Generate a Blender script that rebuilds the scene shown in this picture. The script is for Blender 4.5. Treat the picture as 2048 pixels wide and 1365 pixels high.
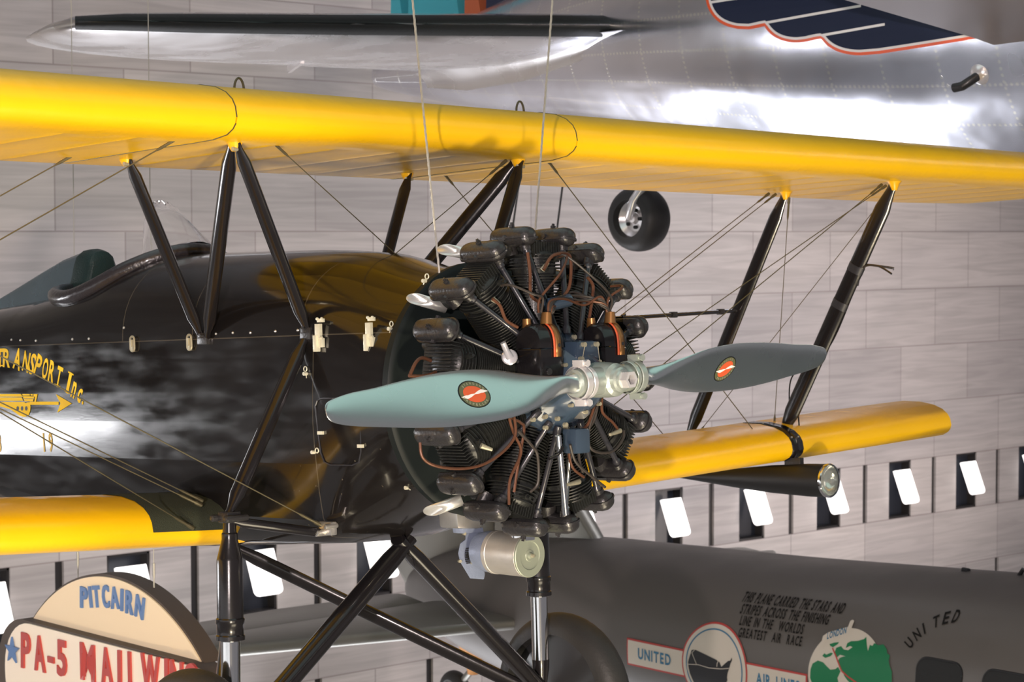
import bpy, bmesh, math, random
from math import sin, cos, pi, radians, sqrt, atan2
from mathutils import Vector, Matrix
for o in list(bpy.data.objects): bpy.data.objects.remove(o, do_unlink=True)
random.seed(7)
COL = bpy.context.scene.collection
V = Vector
# ---------------------------------------------------------------- camera
W, H, F = 2048.0, 1365.0, 4235.76
YAW, PIT, ROL = radians(42.664), radians(2.835), radians(-.099)
CAMZ = 6.5
right = V((sin(YAW), cos(YAW), 0)); bk0 = V((cos(YAW), -sin(YAW), 0)); u0 = V((0, 0, 1))
back = bk0 * cos(PIT) + u0 * sin(PIT); up = u0 * cos(PIT) - bk0 * sin(PIT)
right, up = right * cos(ROL) + up * sin(ROL), up * cos(ROL) - right * sin(ROL)
cam = bpy.data.cameras.new('camera'); co = bpy.data.objects.new('camera', cam); COL.objects.link(co)
cam.sensor_width = 36; cam.lens = F / W * 36; cam.clip_end = 200
MC = Matrix((right, up, back)).transposed()
co.matrix_world = Matrix.Translation((0, 0, CAMZ)) @ MC.to_4x4()
cam.dof.use_dof = True; cam.dof.focus_distance = 7.4; cam.dof.aperture_fstop = 9
S = bpy.context.scene; S.camera = co
S.view_settings.view_transform = 'Standard'; S.view_settings.look = 'None'; S.view_settings.gamma = 1
S.view_settings.exposure = 0.0; S.view_settings.use_curve_mapping = False
# ---------------------------------------------------------------- world and lights
w = bpy.data.worlds.new('hall_air'); S.world = w; w.use_nodes = True
bgn = w.node_tree.nodes['Background']; bgn.inputs[0].default_value = (.60, .58, .62, 1); bgn.inputs[1].default_value = .32
def area(name, loc, target, sx, sy, power, col, spread=180):
    l = bpy.data.lights.new(name, 'AREA'); l.shape = 'RECTANGLE'; l.size = sx; l.size_y = sy; l.energy = power; l.color = col
    l.spread = radians(spread)
    o = bpy.data.objects.new(name, l); COL.objects.link(o); o.location = loc
    o.rotation_euler = (V(target) - V(loc)).to_track_quat('-Z', 'Y').to_euler(); return o
def spot(name, loc, target, power, col, ang, size=.15, blend=.3):
    l = bpy.data.lights.new(name, 'SPOT'); l.energy = power; l.color = col; l.spot_size = radians(ang); l.shadow_soft_size = size; l.spot_blend = blend
    o = bpy.data.objects.new(name, l); COL.objects.link(o); o.location = loc
    o.rotation_euler = (V(target) - V(loc)).to_track_quat('-Z', 'Y').to_euler(); return o
PL = V((-5.1808, 5.2215, 6.0))
area('skylight', (-7, 3, 13.6), (-7, 3, 0), 12, 10, 240, (.70, .95, .95))
area('skylight', (3, 13.5, 13.6), (3, 13.5, 0), 12, 10, 230, (.62, .97, .87))
spot('key_flood', (5.5, -2.0, .9), (-6.5, 6.5, 6.3), 5600, (1, .84, .58), 62, .3, .5)
area('front_glazing', (6, 1, 1.2), (-6, 5, 6), 8, 2.2, 200, (1, .86, .70))
area('wall_wash', (-13.2, 21, 13.4), (-20, 21, 4.6), 1.2, 24, 1250, (.95, .94, 1), 120)
area('wall_wash_low', (-14.0, 27, .6), (-20, 24, 6.0), 1.0, 10, 420, (1, .86, .80), 140)
spot('wall_flood', (3.4, -5.1, 6.9), (-20, 20, 5.0), 6500, (1, .84, .80), 50, .10, .6)
area('added_up_fill', (-16.4, 11.4, .4), (-15.0, 11.4, 7.5), 6.0, 8.0, 500, (.94, .95, 1), 110)  # added lamp, out of view, for the glare on the polished airliner's belly
area('added_up_fill', (-3.5, 4.5, .3), (-6, 5, 6), 3.0, 5.0, 200, (1, .86, .62), 110)  # added lamp in place of floor bounce, warms the upper wing's underside
# ---------------------------------------------------------------- pixel to point (plane frame or hall frame)
RB = Matrix(((.99746, -.04414, -.05585), (.04522, .99881, .01832), (.05497, -.0208, .99827)))
MP = Matrix.Translation(PL) @ RB.to_4x4(); MPI = MP.inverted()
def ray(u, v): return (MC @ V(((u - W / 2) / F, -(v - H / 2) / F, -1)))
def hw(u, v, ax, val):
    d = ray(u, v); i = 'xyz'.index(ax); c = V((0, 0, CAMZ)); return c + d * ((val - c[i]) / d[i])
def hp(u, v, ax, val):
    d = MPI.to_3x3() @ ray(u, v); c = MPI @ V((0, 0, CAMZ)); i = 'xyz'.index(ax); return c + d * ((val - c[i]) / d[i])
# ---------------------------------------------------------------- materials
def nm(n): 
    m = bpy.data.materials.new(n); m.use_nodes = True; return m, m.node_tree.nodes, m.node_tree.links, m.node_tree.nodes['Principled BSDF']
def mat(n, col, rough=.5, metal=0, coat=0, bump=0, bscale=20, emit=None, es=0, var=0, vscale=3, rvar=0, spec=.5, trans=0, ior=1.45, croug=.05):
    m, N, L, p = nm(n)
    p.inputs['Base Color'].default_value = (*col, 1); p.inputs['Roughness'].default_value = rough; p.inputs['Metallic'].default_value = metal
    p.inputs['Coat Weight'].default_value = coat; p.inputs['Coat Roughness'].default_value = croug
    p.inputs['Specular IOR Level'].default_value = spec; p.inputs['Transmission Weight'].default_value = trans; p.inputs['IOR'].default_value = ior
    if emit: p.inputs['Emission Color'].default_value = (*emit, 1); p.inputs['Emission Strength'].default_value = es
    if bump or var or rvar:
        tc = N.new('ShaderNodeTexCoord'); nz = N.new('ShaderNodeTexNoise'); nz.inputs['Scale'].default_value = vscale; nz.inputs['Detail'].default_value = 5
        L.new(tc.outputs['Object'], nz.inputs['Vector'])
        if var:
            mx = N.new('ShaderNodeMixRGB'); mx.inputs[1].default_value = (*[c * (1 - var) for c in col], 1); mx.inputs[2].default_value = (*[min(1, c * (1 + var)) for c in col], 1)
            L.new(nz.outputs['Fac'], mx.inputs[0]); L.new(mx.outputs[0], p.inputs['Base Color'])
        if rvar:
            mr = N.new('ShaderNodeMapRange'); mr.inputs[1].default_value = .3; mr.inputs[2].default_value = .7
            mr.inputs[3].default_value = max(0, rough - rvar); mr.inputs[4].default_value = rough + rvar
            L.new(nz.outputs['Fac'], mr.inputs[0]); L.new(mr.outputs[0], p.inputs['Roughness'])
        if bump:
            nb = N.new('ShaderNodeTexNoise'); nb.inputs['Scale'].default_value = bscale; nb.inputs['Detail'].default_value = 3; L.new(tc.outputs['Object'], nb.inputs['Vector'])
            b = N.new('ShaderNodeBump'); b.inputs['Strength'].default_value = bump; b.inputs['Distance'].default_value = .01
            L.new(nb.outputs['Fac'], b.inputs['Height']); L.new(b.outputs[0], p.inputs['Normal'])
    return m
def math_node(N, L, op, a, b=None, c=None):
    n = N.new('ShaderNodeMath'); n.operation = op
    for i, x in enumerate((a, b, c)):
        if x is None: continue
        if isinstance(x, (int, float)): n.inputs[i].default_value = x
        else: L.new(x, n.inputs[i])
    return n.outputs[0]
def line_mask(N, L, coord, positions, wd):
    out = None
    for pz in positions:
        d = math_node(N, L, 'ABSOLUTE', math_node(N, L, 'SUBTRACT', coord, pz)); k = math_node(N, L, 'LESS_THAN', d, wd)
        out = k if out is None else math_node(N, L, 'MAXIMUM', out, k)
    return out
def wing_mat():
    # doped fabric over ribs: yellow gloss, small ridge at each rib
    m, N, L, p = nm('yellow_doped_fabric')
    p.inputs['Base Color'].default_value = (.90, .52, .002, 1); p.inputs['Roughness'].default_value = .36
    p.inputs['Coat Weight'].default_value = .18; p.inputs['Coat Roughness'].default_value = .12
    tc = N.new('ShaderNodeTexCoord'); sx = N.new('ShaderNodeSeparateXYZ'); L.new(tc.outputs['Object'], sx.inputs[0])
    fr = math_node(N, L, 'FRACT', math_node(N, L, 'DIVIDE', math_node(N, L, 'ADD', sx.outputs[1], 20.05), .30))
    tri = math_node(N, L, 'ABSOLUTE', math_node(N, L, 'SUBTRACT', fr, .5))
    pw = math_node(N, L, 'POWER', math_node(N, L, 'MULTIPLY', tri, 2), 5)
    oi = N.new('ShaderNodeAttribute'); oi.attribute_type = 'OBJECT'; oi.attribute_name = 'rib_from'
    aft = math_node(N, L, 'LESS_THAN', sx.outputs[0], oi.outputs['Fac'])
    hgt = math_node(N, L, 'MULTIPLY', pw, aft)
    nz = N.new('ShaderNodeTexNoise'); nz.inputs['Scale'].default_value = 3.5; nz.inputs['Detail'].default_value = 4; L.new(tc.outputs['Object'], nz.inputs['Vector'])
    hh = math_node(N, L, 'ADD', hgt, math_node(N, L, 'MULTIPLY', nz.outputs['Fac'], .9))
    b = N.new('ShaderNodeBump'); b.inputs['Strength'].default_value = .8; b.inputs['Distance'].default_value = .012; L.new(hh, b.inputs['Height']); L.new(b.outputs[0], p.inputs['Normal']); L.new(b.outputs[0], p.inputs['Coat Normal'])
    return m
def fus_mat():
    m, N, L, p = nm('black_fuselage_enamel')
    p.inputs['Roughness'].default_value = .16; p.inputs['Coat Weight'].default_value = .3; p.inputs['Coat Roughness'].default_value = .06
    tc = N.new('ShaderNodeTexCoord'); sx = N.new('ShaderNodeSeparateXYZ'); L.new(tc.outputs['Object'], sx.inputs[0])
    g1 = line_mask(N, L, sx.outputs[0], (-2.29, -1.81, -1.13), .003)
    up_ = math_node(N, L, 'GREATER_THAN', sx.outputs[2], .187)
    g1 = math_node(N, L, 'MULTIPLY', g1, up_)
    g3 = math_node(N, L, 'MULTIPLY', line_mask(N, L, sx.outputs[0], (-1.06,), .0025), math_node(N, L, 'LESS_THAN', sx.outputs[2], .187))
    g2 = line_mask(N, L, sx.outputs[2], (.187,), .0022)
    g = math_node(N, L, 'MAXIMUM', math_node(N, L, 'MAXIMUM', g1, g2), g3)
    mx = N.new('ShaderNodeMixRGB'); mx.inputs[1].default_value = (.0085, .0075, .0075, 1); mx.inputs[2].default_value = (.10, .085, .06, 1)
    # chips in the paint toward the nose
    nz = N.new('ShaderNodeTexNoise'); nz.inputs['Scale'].default_value = 55; nz.inputs['Detail'].default_value = 3; L.new(tc.outputs['Object'], nz.inputs['Vector'])
    chip = math_node(N, L, 'GREATER_THAN', nz.outputs['Fac'], .735)
    low = math_node(N, L, 'LESS_THAN', sx.outputs[2], -.2); fore = math_node(N, L, 'GREATER_THAN', sx.outputs[0], -1.25)
    chip = math_node(N, L, 'MULTIPLY', chip, math_node(N, L, 'MULTIPLY', low, fore))
    fac = math_node(N, L, 'MAXIMUM', math_node(N, L, 'MULTIPLY', g, .5), chip); L.new(fac, mx.inputs[0]); L.new(mx.outputs[0], p.inputs['Base Color'])
    n2 = N.new('ShaderNodeTexNoise'); n2.inputs['Scale'].default_value = 7; n2.inputs['Detail'].default_value = 6
    mp = N.new('ShaderNodeMapping'); mp.inputs['Scale'].default_value = (.6, 1, 2.5); L.new(tc.outputs['Object'], mp.inputs[0]); L.new(mp.outputs[0], n2.inputs['Vector'])
    mr = N.new('ShaderNodeMapRange'); mr.inputs[1].default_value = .35; mr.inputs[2].default_value = .75; mr.inputs[3].default_value = .07; mr.inputs[4].default_value = .24
    L.new(n2.outputs['Fac'], mr.inputs[0]); L.new(mr.outputs[0], p.inputs['Roughness'])
    b = N.new('ShaderNodeBump'); b.inputs['Strength'].default_value = .06; b.inputs['Distance'].default_value = .004; L.new(n2.outputs['Fac'], b.inputs['Height'])
    b2 = N.new('ShaderNodeBump'); b2.inputs['Strength'].default_value = .6; b2.inputs['Distance'].default_value = .002; b2.invert = True; L.new(g, b2.inputs['Height']); L.new(b.outputs[0], b2.inputs['Normal'])
    L.new(b2.outputs[0], p.inputs['Normal'])
    return m
def wall_mat():
    m, N, L, p = nm('marble_blocks')
    p.inputs['Roughness'].default_value = .55
    tc = N.new('ShaderNodeTexCoord'); sx = N.new('ShaderNodeSeparateXYZ'); L.new(tc.outputs['Object'], sx.inputs[0])
    cb = N.new('ShaderNodeCombineXYZ')
    yy = math_node(N, L, 'SUBTRACT', sx.outputs[1], WY0 - 40 * WS); zz = math_node(N, L, 'SUBTRACT', sx.outputs[2], WZ0 - 20 * WC)
    L.new(yy, cb.inputs[0]); L.new(zz, cb.inputs[1])
    br = N.new('ShaderNodeTexBrick'); L.new(cb.outputs[0], br.inputs['Vector'])
    br.offset = .5; br.offset_frequency = 2; br.squash = 1
    br.inputs['Scale'].default_value = 1; br.inputs['Brick Width'].default_value = WS; br.inputs['Row Height'].default_value = WC
    br.inputs['Mortar Size'].default_value = .010; br.inputs['Mortar Smooth'].default_value = .3; br.inputs['Bias'].default_value = 0
    br.inputs['Color1'].default_value = (.50, .455, .435, 1); br.inputs['Color2'].default_value = (.39, .355, .345, 1); br.inputs['Mortar'].default_value = (.30, .26, .25, 1)
    wv = N.new('ShaderNodeTexNoise'); wv.inputs['Scale'].default_value = 1.0; wv.inputs['Detail'].default_value = 6; wv.inputs['Distortion'].default_value = 1.2
    mp = N.new('ShaderNodeMapping'); mp.inputs['Scale'].default_value = (.5, .5, 9); mp.inputs['Rotation'].default_value = (.04, 0, 0); L.new(tc.outputs['Object'], mp.inputs[0]); L.new(mp.outputs[0], wv.inputs['Vector'])
    mr = N.new('ShaderNodeMapRange'); mr.inputs[1].default_value = .35; mr.inputs[2].default_value = .65; mr.inputs[3].default_value = .88; mr.inputs[4].default_value = 1.10; L.new(wv.outputs['Fac'], mr.inputs[0])
    mx = N.new('ShaderNodeMixRGB'); mx.blend_type = 'MULTIPLY'; mx.inputs[0].default_value = 1; L.new(br.outputs['Color'], mx.inputs[1]); L.new(mr.outputs[0], mx.inputs[2])
    L.new(mx.outputs[0], p.inputs['Base Color'])
    return m
def alu_mat(name='riveted_aluminium', base=(.76, .775, .86), ru=.17):
    # uv: x along the body, y around it; rows of rivets and lap joints
    m, N, L, p = nm(name); p.inputs['Metallic'].default_value = 1
    tc = N.new('ShaderNodeTexCoord'); sx = N.new('ShaderNodeSeparateXYZ'); L.new(tc.outputs['UV'], sx.inputs[0])
    def riv(a, b, pa, pb, r, off=0):
        fa = math_node(N, L, 'MULTIPLY', math_node(N, L, 'SUBTRACT', math_node(N, L, 'FRACT', math_node(N, L, 'ADD', math_node(N, L, 'DIVIDE', a, pa), off + 50)), .5), pa)
        fb = math_node(N, L, 'MULTIPLY', math_node(N, L, 'SUBTRACT', math_node(N, L, 'FRACT', math_node(N, L, 'ADD', math_node(N, L, 'DIVIDE', b, pb), 50)), .5), pb)
        d = math_node(N, L, 'SQRT', math_node(N, L, 'ADD', math_node(N, L, 'MULTIPLY', fa, fa), math_node(N, L, 'MULTIPLY', fb, fb)))
        return math_node(N, L, 'LESS_THAN', d, r), math_node(N, L, 'LESS_THAN', math_node(N, L, 'ABSOLUTE', fa), .004)
    r1, l1 = riv(sx.outputs[0], sx.outputs[1], .46, .040, .0115)
    r2, l2 = riv(sx.outputs[1], sx.outputs[0], .27, .040, .0115, .3)
    rv = math_node(N, L, 'MAXIMUM', r1, r2); ln = l2
    nz = N.new('ShaderNodeTexNoise'); nz.inputs['Scale'].default_value = 1.3; nz.inputs['Detail'].default_value = 2.5; L.new(tc.outputs['Object'], nz.inputs['Vector'])
    mr = N.new('ShaderNodeMapRange'); mr.inputs[1].default_value = .3; mr.inputs[2].default_value = .7; mr.inputs[3].default_value = ru; mr.inputs[4].default_value = ru + .12
    L.new(nz.outputs['Fac'], mr.inputs[0]); L.new(mr.outputs[0], p.inputs['Roughness'])
    mx = N.new('ShaderNodeMixRGB'); mx.inputs[1].default_value = (*base, 1); mx.inputs[2].default_value = (.95, .95, .93, 1); L.new(rv, mx.inputs[0]); L.new(mx.outputs[0], p.inputs['Base Color'])
    h = math_node(N, L, 'ADD', math_node(N, L, 'MULTIPLY', nz.outputs['Fac'], 7.0), math_node(N, L, 'ADD', math_node(N, L, 'MULTIPLY', rv, 2.5), math_node(N, L, 'MULTIPLY', ln, -.7)))
    b = N.new('ShaderNodeBump'); b.inputs['Strength'].default_value = .5; b.inputs['Distance'].default_value = .006; L.new(h, b.inputs['Height']); L.new(b.outputs[0], p.inputs['Normal'])
    return m
WS, WC, WY0, WZ0 = 1.7455, .8897, 20.515, CAMZ - 4.3884     # block width, course height, joint, course line
M = dict(
 yellow=wing_mat(), black=fus_mat(), wall=wall_mat(), alu=alu_mat(),
 yfit=mat('yellow_fitting_paint', (.75, .40, .006), .35, coat=.5),
 gloss=mat('gloss_black_strut_paint', (.009, .008, .009), .22, coat=.3, croug=.08, spec=.4, bump=.05, bscale=30),
 satin=mat('satin_black_casting', (.022, .021, .022), .34, coat=.35, bump=.25, bscale=120, croug=.2),
 fin=mat('black_cooling_fin', (.014, .015, .014), .42, coat=.2, bump=.2, bscale=90),
 rod=mat('dark_pushrod_tube', (.03, .03, .036), .28, metal=.2, coat=.5),
 inner=mat('dark_interior', (.01, .011, .012), .7),
 rubber=mat('black_tyre_rubber', (.022, .021, .021), .55, bump=.15, bscale=60),
 wheel=mat('black_wheel_fabric_disc', (.020, .020, .022), .38, coat=.2),
 leather=mat('dark_green_leather', (.008, .022, .020), .45, bump=.3, bscale=150),
 disk=mat('black_bulkhead_enamel', (.008, .011, .011), .5, spec=.2),
 rim=mat('padded_black_leather', (.022, .019, .022), .3, coat=.4, bump=.3, bscale=60),
 blueal=mat('bluish_fairing_sheet', (.16, .22, .26), .28, metal=.7, var=.2, rvar=.1),
 chrome=mat('chromed_tube', (.78, .77, .76), .10, metal=1),
 steel=mat('worn_silver_metal', (.62, .60, .56), .35, metal=.9, var=.12, vscale=30),
 brass=mat('aged_latch_metal', (.40, .37, .27), .45, metal=.5, var=.2, vscale=60),
 latch=mat('pale_painted_latch', (.62, .60, .47), .4, metal=.3, var=.15, vscale=80),
 blade=mat('satin_aluminium_blade', (.74, .78, .77), .27, metal=1.0, rvar=.03, vscale=2),
 hub=mat('cast_grey_green_hub', (.50, .55, .50), .33, metal=.65, bump=.1, bscale=80),
 nose=mat('blue_grey_crankcase_paint', (.035, .055, .085), .25, coat=.6, bump=.06, bscale=40),
 pale=mat('blue_grey_casting', (.22, .26, .36), .42, metal=.25, bump=.2, bscale=80),
 can=mat('scuffed_aluminium_can', (.60, .57, .52), .42, metal=.7, var=.14, vscale=14, bump=.1, bscale=60),
 disc=mat('green_grey_disc', (.30, .33, .26), .4, metal=.35),
 wire=mat('olive_steel_wire', (.11, .095, .055), .42, metal=.5),
 palewire=mat('pale_steel_wire', (.45, .43, .38), .4, metal=.6),
 copper=mat('copper_brown_lead', (.11, .045, .024), .40, metal=.3, var=.45, vscale=30),
 dlead=mat('dark_rubber_lead', (.035, .028, .024), .45, var=.3, vscale=25),
 bronze=mat('bronze_strap', (.30, .15, .055), .35, metal=.7),
 red=mat('red_gasket', (.55, .09, .03), .5),
 white=mat('bright_polished_metal', (.85, .83, .84), .22, metal=.6),
 exh=mat('pale_exhaust_metal', (.80, .80, .76), .30, metal=.75),
 boot=mat('black_rubber_deicer', (.010, .012, .013), .5, bump=.2, bscale=20),
 dull=mat('painted_grey_metal', (.088, .080, .074), .46, metal=.12, var=.06, vscale=2, rvar=.06),
 greywing=mat('grey_green_metal', (.20, .195, .175), .34, metal=.55, var=.08, vscale=2),
 ytext=mat('yellow_lettering_paint', (.95, .60, .0), .65),
 dim=mat('faded_yellow_lettering', (.75, .50, .10), .6),
 ink=mat('black_paint', (.006, .006, .007), .5),
 cream=mat('cream_sign_paint', (.95, .74, .48), .55), creamw=mat('light_cream_sign_paint', (.95, .82, .66), .55),
 brown=mat('brown_sign_edge', (.075, .052, .038), .6), sred=mat('red_raised_letters', (.46, .055, .045), .45), sblue=mat('blue_raised_letters', (.10, .19, .40), .45),
 navy=mat('navy_emblem_paint', (.012, .018, .045), .6, spec=.25), ored=mat('orange_red_emblem_paint', (.75, .10, .03), .35), ewhite=mat('white_emblem_paint', (.75, .72, .70), .35),
 dred=mat('dull_red_emblem_paint', (.34, .035, .03), .5), dcream=mat('dull_cream_emblem_paint', (.46, .42, .36), .5), dblue=mat('dull_blue_emblem_paint', (.02, .12, .22), .5),
 dgreen=mat('green_globe_paint', (.0, .13, .045), .5), dtext=mat('dark_faded_stencil', (.008, .0075, .007), .8, spec=.2),
 olive=mat('olive_decal', (.09, .10, .05), .4),
 wglass=mat('dark_window_glass', (.018, .02, .028), .3), wframe=mat('dark_bronze_frame', (.025, .022, .022), .4),
 glow=None, teal=mat('turquoise_fin_paint', (.06, .38, .46), .4), orange=mat('orange_fin_paint', (.50, .12, .05), .4), navyf=mat('dark_navy_fin_paint', (.02, .025, .06), .4),
 taupe=mat('taupe_metal_skin', (.22, .19, .185), .35, metal=.5),
 olivefab=mat('dark_olive_walkway', (.030, .036, .022), .75, bump=.3, bscale=200),
 orangeboot=mat('tan_leather_boot', (.45, .20, .06), .6, bump=.4, bscale=30),
 floor=mat('pale_terrazzo', (.42, .41, .42), .5), ceil=mat('grey_ceiling', (.30, .30, .32), .9),
 glass=mat('clear_celluloid', (.97, .97, .97), .04, trans=1, ior=1.12),
)
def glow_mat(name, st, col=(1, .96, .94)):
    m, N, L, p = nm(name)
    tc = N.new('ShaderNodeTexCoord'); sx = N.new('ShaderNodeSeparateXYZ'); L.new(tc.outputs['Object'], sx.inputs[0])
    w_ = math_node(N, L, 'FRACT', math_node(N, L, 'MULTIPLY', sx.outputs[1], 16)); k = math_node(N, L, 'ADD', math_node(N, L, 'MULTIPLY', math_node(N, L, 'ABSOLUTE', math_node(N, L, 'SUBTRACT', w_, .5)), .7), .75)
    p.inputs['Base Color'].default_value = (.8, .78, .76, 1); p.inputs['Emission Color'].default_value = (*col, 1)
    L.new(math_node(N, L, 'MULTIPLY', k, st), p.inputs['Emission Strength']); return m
M['glow'] = glow_mat('lit_louvre_panel', 1.7); M['glowside'] = glow_mat('daylit_glazing', 1.2, (.95, .97, 1)); M['glowadded'] = glow_mat('added_window_glow', 22, (.97, .97, 1))  # last entry: glow of the added out-of-frame window
# ---------------------------------------------------------------- mesh helpers
class MB:
    def __init__(s): s.v = []; s.f = []; s.uv = None
    def add(s, vs, fs): 
        b = len(s.v); s.v += [tuple(x) for x in vs]; s.f += [tuple(b + i for i in f) for f in fs]; return s
    def box(s, c, sz, R=None):
        c = V(c); vs = []
        for x in (-.5, .5):
            for y in (-.5, .5):
                for z in (-.5, .5):
                    q = V((x * sz[0], y * sz[1], z * sz[2])); vs.append(c + (R @ q if R else q))
        return s.add(vs, [(0, 1, 3, 2), (4, 6, 7, 5), (0, 4, 5, 1), (2, 3, 7, 6), (0, 2, 6, 4), (1, 5, 7, 3)])
    def rings(s, R, caps=(1, 1), closed=False):
        n = len(R[0]); b = []; vs = [p for r in R for p in r]; fs = []
        m = len(R)
        for i in range(m if closed else m - 1):
            for j in range(n):
                k = (j + 1) % n; i2 = (i + 1) % m; fs.append((i * n + j, i * n + k, i2 * n + k, i2 * n + j))
        if not closed:
            if caps[0]: fs.append(tuple(range(n - 1, -1, -1)))
            if caps[1]: fs.append(tuple((m - 1) * n + j for j in range(n)))
        return s.add(vs, fs)
    def tube(s, pts, r, n=10, flat=1.0, ref=None, caps=(1, 1)):
        pts = [V(p) for p in pts]; m = len(pts); rr = r if isinstance(r, (list, tuple)) else [r] * m
        R = []; pv = None
        for i, p in enumerate(pts):
            t = ((pts[min(i + 1, m - 1)] - pts[max(i - 1, 0)])).normalized()
            if pv is None:
                a = V(ref) if ref else (V((0, 0, 1)) if abs(t.z) < .9 else V((1, 0, 0)))
            else: a = pv
            a = (a - t * a.dot(t)).normalized(); pv = a; c = t.cross(a)
            R.append([p + (a * cos(q) + c * sin(q) * flat) * rr[i] for q in (2 * pi * k / n for k in range(n))])
        return s.rings(R, caps)
    def lathe(s, prof, o, ax, n=32, ref=None, caps=(0, 0)):
        o = V(o); ax = V(ax).normalized(); a = V(ref) if ref else (V((0, 0, 1)) if abs(ax.z) < .9 else V((1, 0, 0)))
        a = (a - ax * a.dot(ax)).normalized(); c = ax.cross(a)
        return s.rings([[o + ax * t + (a * cos(q) + c * sin(q)) * r for q in (2 * pi * k / n for k in range(n))] for t, r in prof], caps)
    def poly(s, pts): return s.add(pts, [tuple(range(len(pts)))])
    def prism(s, pts, d):
        d = V(d); n = len(pts); a = [V(p) for p in pts]; 
        s.add(a + [p + d for p in a], [tuple(range(n - 1, -1, -1)), tuple(range(n, 2 * n))] + [(i, (i + 1) % n, n + (i + 1) % n, n + i) for i in range(n)]); return s
    def build(s, name, m, parent=None, sharp=35, smooth=True, bevel=0, sub=0, matw=None):
        me = bpy.data.meshes.new(name); me.from_pydata(s.v, [], s.f)
        bm = bmesh.new(); bm.from_mesh(me); bmesh.ops.recalc_face_normals(bm, faces=bm.faces)
        if bevel: bmesh.ops.bevel(bm, geom=[e for e in bm.edges if len(e.link_faces) == 2 and e.calc_face_angle(0) > .6], offset=bevel, segments=2, affect='EDGES', profile=.6)
        bm.to_mesh(me); bm.free()
        if smooth: me.shade_smooth(); me.set_sharp_from_angle(angle=radians(sharp))
        for x in (m if isinstance(m, (list, tuple)) else [m]): me.materials.append(x)
        o = bpy.data.objects.new(name, me); COL.objects.link(o)
        if parent: o.parent = parent
        if sub: md = o.modifiers.new('s', 'SUBSURF'); md.levels = sub; md.render_levels = sub
        return o
def tag(o, label=None, cat=None, group=None, kind=None):
    if label: o['label'] = label
    if cat: o['category'] = cat
    if group: o['group'] = group
    if kind: o['kind'] = kind
    return o
def empty(name, loc=(0, 0, 0), label=None, cat=None, group=None):
    o = bpy.data.objects.new(name, None); COL.objects.link(o); o.location = loc; o.empty_display_size = .2; return tag(o, label, cat, group)
def bez(ps, n=24):
    # smooth Catmull-Rom curve through points
    ps = [V(p) for p in ps]; P = [ps[0]] + ps + [ps[-1]]; out = []
    k = len(ps) - 1
    for i in range(k):
        a, b, c, d = P[i:i + 4]; m = max(2, n // k)
        for j in range(m):
            t = j / m; out.append(.5 * ((2 * b) + (c - a) * t + (2 * a - 5 * b + 4 * c - d) * t * t + (-a + 3 * b - 3 * c + d) * t ** 3))
    out.append(ps[-1]); return out
_g = {}
def glyph(ch):
    if ch not in _g:
        cu = bpy.data.curves.new('t', 'FONT'); cu.body = ch; cu.size = 1; cu.resolution_u = 3; cu.offset = .026
        o = bpy.data.objects.new('t', cu); COL.objects.link(o); dg = bpy.context.evaluated_depsgraph_get(); me = o.evaluated_get(dg).to_mesh()
        vs = [(v.co.x, v.co.y) for v in me.vertices]; fs = [tuple(p.vertices) for p in me.polygons]
        bpy.data.objects.remove(o); bpy.data.curves.remove(cu)
        xs = [v[0] for v in vs]; x0, x1 = min(xs), max(xs); _g[ch] = ([((x - x0), y) for x, y in vs], fs, x1 - x0)
    return _g[ch]
CAP = .70
def put_char(mb, ch, o, ex, ey, wd=None, h=1, lift=None):
    """o: bottom-left point, ex: width vector (full glyph width), ey: cap height vector"""
    vs, fs, wdt = glyph(ch)
    cap = CAP
    pts = [V(o) + V(ex) * (x / wdt) + V(ey) * (y / cap) for x, y in vs]
    mb.add(pts, fs)
def put_line(mb, txt, o, ex, ey, width, gap=.12):
    """lay a line of text of given total width along unit ex, cap height vector ey"""
    ws = [glyph(c)[2] if c != ' ' else .35 for c in txt]; tot = sum(ws) + gap * (len(txt) - 1); k = width / tot; x = 0
    for c, wd in zip(txt, ws):
        if c != ' ': put_char(mb, c, V(o) + V(ex) * x, V(ex) * (wd * k), ey)
        x += (wd + gap) * k
def solidify(o, t, off=-1):
    md = o.modifiers.new('t', 'SOLIDIFY'); md.thickness = t; md.offset = off
def structure(o): o['kind'] = 'structure'; return o
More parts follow.
